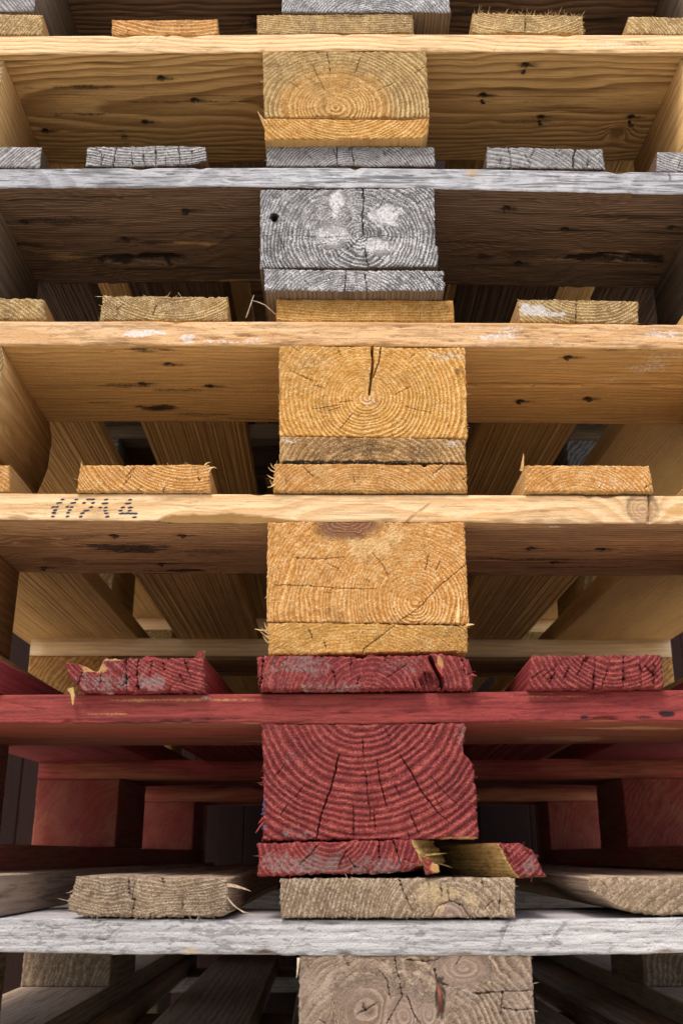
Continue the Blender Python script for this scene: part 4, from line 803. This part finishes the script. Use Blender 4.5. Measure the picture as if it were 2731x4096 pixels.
o = stick('deck_board', p, [(119.3, 147.5), (217.8, 147.4), (216.1, 126.4), (119.9, 127.0)], Y4, y0=5, seed=404, pith=(176.5, 184.7), sp=3.0, amp=0.4, fuzz=0.5, rag=0.6, auto=1, pale=[(130.7, 136.8, 15, 6.5, 0.95), (144.1, 134.1, 14, 3, 0.8)],
          cracks=[([(167.4, 147.4), (165.4, 125.7)], 1.0, 8)])
fray(o, FY, top=0.8, bottom=0.4, left=0.8, right=1.4, ln=1.8, face=0.12, seed=4)
stick('deck_board', p, R4(262, 400, 125, 147), Y4, y0=4, res=1.5, seed=405)
zc4 = [(-400, 119, 98), (-293, 119, 98.0), (-24, 122.2, 100.6), (250, 123.2, 101.4), (400, 123.5, 102)]
nl4 = [(-164.2, 32.1), (-191.2, 67.3), (-134.8, 71.7), (159.9, 16.5), (137.2, 99.3), (195.4, 92.5)]
s = [(-182.7, 108.4), (-173.3, 110.1), (-190.2, 107.5), (-144.9, 105.1), (-114.7, 103.2), (-90.7, 104.3), (99.4, 109.6), (108.5, 115.6), (144.5, 106.4), (236.1, 113.5), (-53.1, 115.3), (82.4, 118.4)]
o = cross_board('cross_board', p, zc4, (M['y_front2'], M['y_under4']), seed=410, pith=(200, -60), sp=6, edge_rag=0.35, nails=nl4, checks=70,
                pale_f=[(s[0][0], s[0][1], 13, 4, 0.95), (s[1][0], s[1][1], 14, 2.5, 0.9), (s[2][0], s[2][1], 9, 2, 0.8), (s[3][0], s[3][1], 8, 4, 0.8), (s[4][0], s[4][1], 26, 2.5, 0.55), (s[5][0], s[5][1], 16, 4, 0.55), (s[6][0], s[6][1], 20, 4, 0.65), (s[7][0], s[7][1], 18, 5, 0.5), (s[8][0], s[8][1], 12, 3, 0.5), (s[9][0], s[9][1], 24, 5, 0.55), (s[11][0], s[11][1], 20, 4, 0.45)],
                stain_u=[(-185, 6, 26, 7, 0.8), (-210, 70, 30, 5, 0.7), (-160, 80, 40, 5, 0.65), (-185, 115, 22, 9, 0.95), (-150, 128, 40, 6, 0.6), (-110, 140, 40, 5, 0.6), (-230, 105, 22, 4, 0.6), (210, 2, 50, 3, 0.6), (150, 140, 14, 6, 0.5)],
                splits_u=[([(80.7, 67.5), (152.0, 67.4), (207.6, 64.3), (279.4, 65.0)], 5.0)], pale_u=[(230, 30, 22, 16, 0.5), (205, 55, 12, 6, 0.45), (240, 12, 26, 8, 0.45), (150, 25, 5, 2, 0.6)])
nail_tips(o, nl4, 100.4, 4)
o = stick('block', p, [(-73.1, 99.9), (74.0, 99.9), (72.4, 22.3), (-71.2, 22.5)], (M['y_end'], M['y_block']), L=144, res=0.52, seed=420, pith=(-4.1, 54.9), sp=3.3, warp=3, amp=0.5, fuzz=0.65, auto=6, rag=0.45,
          cracks=[([(-0.2, 101.6), (1.0, 87.0), (-0.9, 72.5), (-2.4, 58.6)], 2.6, 12), ([(7.3, 100.2), (5.1, 85.2), (0.8, 73.3)], 1.2, 9), ([(-64.5, 77.8), (-45.7, 69.0)], 0.8, 4), ([(-45.7, 65.6), (-37.2, 63.1)], 0.7, 4), ([(16.9, 57.7), (29.6, 65.4)], 0.8, 4), ([(25.2, 48.2), (44.6, 43.2)], 0.8, 4), ([(-45.5, 45.1), (-25.4, 49.0)], 0.7, 3), ([(-25.3, 28.9), (-15.3, 41.8)], 0.7, 3)],
          stain=[(68.6, 78.4, 6, 5, 0.5), (-32.0, 34.2, 6, 5, 0.35), (15.3, 60.7, 8, 4, 0.3)],
          pale=[(58.8, 92.4, 18, 4, 0.5), (-35.6, 86.5, 10, 5, 0.4), (-3.4, 53.0, 9, 8, 0.42), (-52.7, 86.3, 10, 10, 0.33)])
fray(o, FY, top=0.4, bottom=0.3, left=0.8, right=0.8, ln=1.3, face=0.17, fl=1.0, seed=8)
o = stick('bottom_board', p, [(-70.9, 22.2), (70.7, 21.6), (70.2, 1.4), (-70.4, 0.4)], (M['y_end_dark'], M['y_deck']), y0=0, L=1196, res=0.6, seed=430, pith=(-0.8, -19.0), sp=4.2, ell=1.1, amp=0.7, fuzz=0.6, auto=2, rag=0.5, rnd=1.0,
          stain=[(-51.7, 0.9, 30, 2.6, 0.9), (-2.2, 1.4, 40, 2.8, 0.9), (47.4, 0.8, 30, 2, 0.8), (-2.1, 12.8, 26, 7, 0.5), (34.4, 11.4, 20, 6, 0.42), (-45.2, 8.8, 16, 6, 0.4)],
          pale=[(-61.8, 18.7, 10, 2.5, 0.5), (62.9, 17.1, 8, 3.5, 0.55)])
fray(o, FY, top=0.2, bottom=0.2, left=0.4, right=0.4, ln=1.3, face=0.10, seed=9)
rest_of_pallet(p, 147.0, (M['y_end_old'], M['y_under4'], M['y_deck'], M['y_block'], M['y_mid_lit']), 440, skip=((-400, 0.0),))
o = stick('block', p, R4(-398, -291, 22.4, 99), (M['y_end_old'], M['y_block']), y0=1, L=150, res=2.0, seed=445, edges={'right': [(0, -6), (0.4, 3), (0.8, 4), (1, 0)]}, warp=8)

# ------------------------------------------------------------------ P3: silver grey pallet
B3 = 440.9
p = pallet(6, 0.008, B3, 'silver grey weathered pallet with a knotty cracked centre block')
G3 = (M['g_deck_end'], M['g_deck']); FG = M['fib_g']
stick('deck_board', p, ends([(-261.9, 145.5), (-261.6, 124.0)], True), G3, y0=2, res=0.8, seed=301, pith=(-200, 60), auto=1, rnd=1.0)
o = stick('deck_board', p, [(-222.6, 145.8), (-121.9, 147.3), (-120.2, 126.7), (-222.7, 125.6)], G3, y0=2, seed=302, pith=(-170, 320), sp=2.3, amp=0.7, fuzz=0.35, auto=4, rag=0.5, edges={'bottom': [(0, 0), (0.4, -0.3), (0.7, 0), (0.9, 2), (1, 5.5)], 'top': [(0, -0.5), (0.5, 0), (0.92, 0), (1, -1)]},
          cracks=[([(-197.4, 146.8), (-198.6, 137.8), (-199.4, 124.8)], 1.2, 8), ([(-164.7, 147.1), (-163.3, 125.1)], 1.3, 9), ([(-144.9, 146.7), (-142.3, 125.6)], 1.1, 8), ([(-215.3, 143.6), (-209.7, 137.7), (-209.4, 125.7)], 0.9, 6), ([(-185.0, 140.1), (-183.0, 126.7)], 0.7, 4), ([(-174.8, 142.5), (-173.2, 129.0)], 0.7, 4), ([(-133.9, 142.7), (-132.6, 131.5)], 0.7, 4)])
o = stick('deck_board', p, [(-70.1, 147.7), (73.6, 147.7), (73.7, 127.9), (-69.6, 126.5)], G3, y0=2, seed=303, pith=(-0.1, 101.4), sp=2.3, amp=0.4, fuzz=0.35, auto=8, rag=0.4, cracks=[([(-10.1, 148.1), (-9.7, 126.5)], 1.0, 7), ([(4.1, 147.7), (2.9, 140.5), (4.7, 126.6)], 1.3, 8), ([(-37.3, 143.4), (-31.6, 134.4)], 0.7, 4), ([(29.8, 141.5), (37.1, 132.6)], 0.7, 4)], stain=[(-0.0, 136.8, 70, 9, 0.25)])
fray(o, FG, left=0.5, ln=2.0, seed=4)
o = stick('deck_board', p, [(118.8, 148.0), (217.9, 146.9), (218.7, 125.7), (117.0, 126.4)], G3, y0=2, seed=304, pith=(114.8, 50.6), sp=3.2, amp=0.5, fuzz=0.35, auto=5, rag=0.5, edges={'top': [(0, 0), (0.72, -0.3), (0.745, -0.6), (0.755, -3), (0.775, -0.8), (1, 0)]},
          cracks=[([(137.5, 147.7), (137.9, 135.5), (138.5, 126.1)], 1.1, 8), ([(196.2, 147.6), (192.2, 139.0), (190.8, 125.1)], 2.0, 10), ([(176.4, 147.0), (178.0, 138.0)], 0.8, 5), ([(150.9, 140.1), (155.0, 128.9)], 0.7, 4), ([(204.8, 138.2), (203.5, 126.5)], 0.7, 4)])
stick('deck_board', p, ends([(264.8, 144.0), (261.9, 123.3)], False), G3, y0=2, res=0.8, seed=305, pith=(330, 250), auto=2)
zc3 = [(-400, 117.8, 98.5), (-292, 118.2, 98.5), (-150, 119.8, 100), (-6, 121.2, 101.1), (120, 120.4, 99.8), (282, 118.2, 96.8), (400, 117, 95.5)]
nl3 = [(-139.7, 31.9), (-283.7, 46.8), (-200.6, 72.9), (-168.1, 109.6), (135.7, 24.8), (191.8, 52.0), (285.2, 47.3), (160.3, 107.0)]
u3 = [(-190.7, 105.5), (-146.4, 80.6), (-262.5, 98.9), (240.7, 94.9), (162.7, 90.6), (127.1, 95.8), (276.2, 91.1)]
o = cross_board('cross_board', p, zc3, (M['g_front'], M['g_under']), seed=310, y0=-4, pith=(190, -30), sp=3.0, warp=6, edge_rag=0.9, nails=nl3, checks=40, grooves=0.9,
                stain_u=[(u3[0][0], u3[0][1], 55, 9, 1.1), (u3[3][0], u3[3][1], 60, 8, 1.1), (u3[4][0], u3[4][1], 40, 7, 0.7), (u3[5][0], u3[5][1], 12, 9, 0.8), (-250, 45, 50, 8, 0.7), (-180, 78, 40, 5, 0.7), (120, 75, 70, 3, 0.7)],
                bare_u=[(u3[1][0], u3[1][1], 26, 3.5, 0.85), (u3[2][0], u3[2][1], 24, 10, 0.55), (u3[3][0], u3[3][1] - 10, 60, 2, 0.5), (-120, 141, 60, 2.5, 0.7), (60, 120, 60, 3, 0.4)],
                dips_u=[(u3[0][0], u3[0][1], 50, 9, 6), (u3[3][0], u3[3][1], 52, 8, 6)], bare_f=[(104.2, 115.8, 7, 7, 0.5)], stain_f=[(269.7, 113.8, 1.5, 7, 0.7)])
nail_tips(o, nl3, 100.4, 3)
K3 = [(-9.3, 89.4), (32.1, 73.8), (-12.8, 53.7), (23.8, 43.5)]
o = stick('block', p, [(-73.6, 98.1), (71.5, 101.2), (72.0, 25.2), (-71.6, 22.4)], (M['g_end'], M['g_block']), y0=-4, L=146, res=0.52, seed=320, pith=(9.0, 52.1), sp=2.9, warp=4, amp=0.7, fuzz=0.55, auto=8, rag=0.45,
          knots=[(*K3[0], 8, 10, 0.9, 3), (*K3[1], 9.5, 9.5, 0.9, 3), (*K3[2], 13, 12, 0.7, 4), (*K3[3], 11, 7.5, 0.9, 3)], pale=[(*K3[0], 10, 16, 0.8), (*K3[1], 16, 13, 0.75), (*K3[3], 22, 8, 0.7), (*K3[2], 20, 11, 0.6), (-62, 70, 14, 14, 0.35)], bare=[(17.4, 41.8, 6, 6, 0.38)],
          cracks=[([(11.8, 101.2), (12.4, 83.9), (10.9, 69.0), (11.5, 54.3)], 1.3, 10), ([(11.5, 53.0), (5.0, 45.9), (-3.9, 38.3), (-9.2, 33.4)], 0.9, 6), ([(13.1, 40.9), (14.5, 29.4), (16.2, 23.7)], 1.2, 8), ([(-70.9, 52.5), (-39.6, 53.1), (-18.2, 51.6), (-0.3, 52.9)], 0.9, 6), ([(13.2, 51.3), (28.3, 53.9), (46.1, 52.3)], 0.8, 4), ([(-36.4, 83.7), (-27.3, 75.2)], 0.7, 4), ([(25.0, 79.7), (29.5, 90.5)], 0.7, 4), ([(-57.4, 53.9), (-49.9, 33.1)], 0.7, 3), ([(50.6, 95.0), (59.4, 84.2)], 0.7, 4)],
          dips=[(-61.4, 70.3, 3.0, 3.6, 8)], stain=[(-61.4, 70.3, 4.5, 5, 0.9)], edges={'right': [(0, 0), (0.25, 1), (0.27, -1.2), (0.5, -1), (1, 0)]})
fray(o, FG, left=0.3, right=0.5, top=0.2, ln=1.2, face=0.05, fl=0.8, seed=11)
o = stick('bottom_board', p, [(-68.0, 19.0), (76.3, 18.5), (76.4, 0.0), (-67.5, -0.7)], (M['g_end'], M['g_block']), y0=-8, L=1200, res=0.6, seed=330, pith=(-0.6, -27.2), sp=2.6, ell=1.1, amp=0.7, fuzz=0.45, rag=0.5, auto=4, edges={'right': [(0, -2), (0.2, 0), (0.45, 0.4), (0.5, -2), (0.75, -1.5), (0.8, 0.5), (1, 0)]},
          cracks=[([(-2.6, 19.7), (-2.9, 8.4), (-4.0, -1.2)], 1.1, 8), ([(12.8, 15.4), (13.8, 6.5), (14.4, -1.1)], 1.1, 8), ([(64.2, 10.8), (72.7, 4.8)], 0.7, 4)])
fray(o, FG, right=0.8, bottom=0.2, ln=1.2, seed=12)
rest_of_pallet(p, 147.0, (M['g_deck_end'], M['g_under'], M['g_deck'], M['g_block'], M['g_mid']), 340)

# ------------------------------------------------------------------ P2: yellow pallet, upper
B2 = 588.4
p = pallet(4, 0.02, B2, 'yellow pallet near the top, its centre block showing full arched growth rings')
Y2 = (M['y_end_old'], M['y_deck'])
stick('deck_board', p, ends([(-272.7, 140.8), (-269.5, 116.9)], True), Y2, y0=3, res=0.8, seed=201, rnd=1.2)
o = stick('deck_board', p, [(-209.6, 135.0), (-115.4, 137.9), (-114.6, 119.5), (-208.3, 117.1)], (M['y_end3'], M['y_deck']), y0=2, seed=202, pith=(-149.0, 259.5), sp=3.0, amp=0.4, auto=1, rag=0.4, stain=[(-146.3, 131.3, 25, 4, 0.4)]); fray(o, FY, top=0.4, left=0.7, ln=1.4, face=0.08, seed=1)
o = stick('deck_board', p, [(-79.9, 143.7), (60.8, 147.6), (60.7, 125.0), (-79.2, 121.2)], Y2, y0=2, seed=203, pith=(0, 600), sp=2.6, amp=0.35, fuzz=0.55, rag=0.5, stain=[(2.3, 143.9, 30, 3, 0.5)]); fray(o, FY, top=0.6, left=0.6, right=0.3, bottom=0.2, ln=1.3, face=0.12, seed=2)
o = stick('deck_board', p, [(115.2, 149.8), (215.7, 148.3), (214.9, 128.1), (113.4, 126.0)], Y2, y0=2, seed=204, pith=(160, 230), sp=2.6, fuzz=0.6, rag=0.8, cracks=[([(162.9, 150.3), (161.8, 126.5)], 1.1, 7)], stain=[(162.4, 142.6, 10, 6, 0.4)]); fray(o, FY, top=6.0, right=6.0, left=0.5, bottom=0.3, ln=2.7, face=0.13, seed=3)
o = stick('deck_board', p, ends([(257.2, 148.6), (253.6, 127.9)], False), Y2, y0=2, res=0.8, seed=205); fray(o, FY, left=1.0, top=0.3, ln=1.5, face=0.08, seed=4)
zc2 = [(-400, 105.4, 85.2), (-304, 106.6, 86.4), (-150, 110.8, 91.0), (-4, 114.7, 95.3), (150, 117.6, 98.0), (301, 119.6, 99.4), (400, 120.5, 100.3)]
nl2 = [(-166.3, 30.2), (-139.6, 58.4), (-189.8, 86.2), (-287.6, 97.2), (161.4, 15.7), (129.0, 53.6), (189.1, 81.6), (276.7, 81.1)]
k2 = [(269.6, 102.2), (-213.5, 105.6), (-266.8, 79.4)]
o = cross_board('cross_board', p, zc2, (M['y_front'], M['y_under']), seed=210, y0=-6, pith=(60, 60), sp=3.6, warp=6, edge_rag=0.2, nails=nl2, checks=4, grooves=0.5,
                stain_u=[(-240, 40, 60, 4, 0.75), (-150, 60, 110, 2.2, 0.8), (-240, 75, 60, 2.2, 0.7), (60, 62, 200, 2.2, 0.6), (180, 88, 80, 5, 0.55), (120, 112, 90, 2, 0.6), (k2[1][0], k2[1][1], 8, 12, 0.7), (-120, 128, 80, 2.5, 0.4)],
                knots_u=[(k2[0][0], k2[0][1], 6, 6)], pale_f=[(234.6, 108.6, 26, 6, 0.45)], stain_f=[(258.0, 109.1, 22, 4, 0.5)])
nail_tips(o, nl2, 95.2, 2)
s = [(-73.4, 93.3), (70.5, 96.6), (71.1, 25.2), (-70.1, 23.2)]
o = stick('block', p, s, (M['y_end2'], M['y_block']), y0=-6, L=146, res=0.52, seed=220, pith=(-9.4, 33.5), sp=4.0, warp=2.5, ell=1.12, amp=0.65, fuzz=0.5, auto=3, rag=0.45, heart=56,
          cracks=[([(-29.3, 79.3), (-18.8, 52.4)], 0.8, 5), ([(-16.4, 93.5), (-14.0, 72.9)], 0.8, 5), ([(12.7, 88.2), (8.1, 72.3)], 0.8, 4), ([(27.6, 52.8), (41.8, 61.5)], 0.8, 4), ([(60.3, 73.3), (72.0, 82.1)], 0.8, 5), ([(-48.0, 59.9), (-39.6, 53.0)], 0.7, 3)],
          stain=[(36.2, 73.3, 10, 3, 0.35), (47.4, 56.9, 4, 8, 0.3)])
fray(o, FY, left=0.9, right=0.5, bottom=1.2, top=0.3, ln=1.3, face=0.12, seed=12)
o = stick('bottom_board', p, [(-70.0, 20.5), (70.5, 22.0), (68.8, 2.0), (-68.7, -1.2)], (M['y_end'], M['y_deck']), y0=-7, L=1200, res=0.6, seed=230, pith=(-1.9, 64.5), sp=3.0, amp=0.3, fuzz=0.45, rag=0.3, edges={'right': [(0, -4), (0.35, 0), (1, 0)]})
fray(o, FY, left=0.6, right=0.5, bottom=0.3, ln=1.3, face=0.10, seed=13)
s = [(-70.2, 18.3), (-77.9, 29.6), (-69.7, 11.5), (-74.8, 24.1)]
splinter(o, (s[0][0] + 1, -5, s[0][1]), (s[1][0] + 2, -9, s[1][1] - 3), 2.6, M['y_block'], bend=0.3, seed=5); splinter(o, (s[2][0] + 1, -5, s[2][1]), (s[3][0], -9, s[3][1]), 2.2, M['y_block'], seed=6)
rest_of_pallet(p, 145.4, (M['y_end_old'], M['y_under'], M['y_deck'], M['y_block'], M['y_front']), 240)

# ------------------------------------------------------------------ P1: grey pallet cut by the top of the picture
B1 = 735.6
p = pallet(22, 0.0, B1, 'grey pallet cut off at the top of the picture, dark brown underneath')
for i, (a, b) in enumerate(DX): stick('deck_board', p, R4(a, b, 122.6, 144.6), G3, res=2.5, seed=110 + i)
nl1 = [(-215, 60), (-95, 50), (60, 30), (200, 70)]
o = cross_board('cross_board', p, [(-400, 122, 100), (400, 122, 100)], (M['g_front'], M['g_under']), seed=120, pith=(60, -60), sp=5, nails=nl1, grooves=0.6, stain_u=[(-100, 110, 60, 10, 0.8), (120, 100, 70, 6, 0.7)]); nail_tips(o, nl1, 100, 1)
stick('block', p, R4(-74, 76, 22.4, 99.6), (M['g_end'], M['g_block']), y0=1, L=144, res=1.2, seed=130)
o = stick('bottom_board', p, [(-76, 22), (75, 22), (77, 0.2), (-76, 0.2)], (M['g_end'], M['g_block']), y0=1, L=1196, res=0.75, seed=131, pith=(10, -30), sp=2.6, amp=0.6, auto=3)
rest_of_pallet(p, 144.6, (M['g_deck_end'], M['g_under'], M['g_deck'], M['g_block'], M['g_front']), 140)
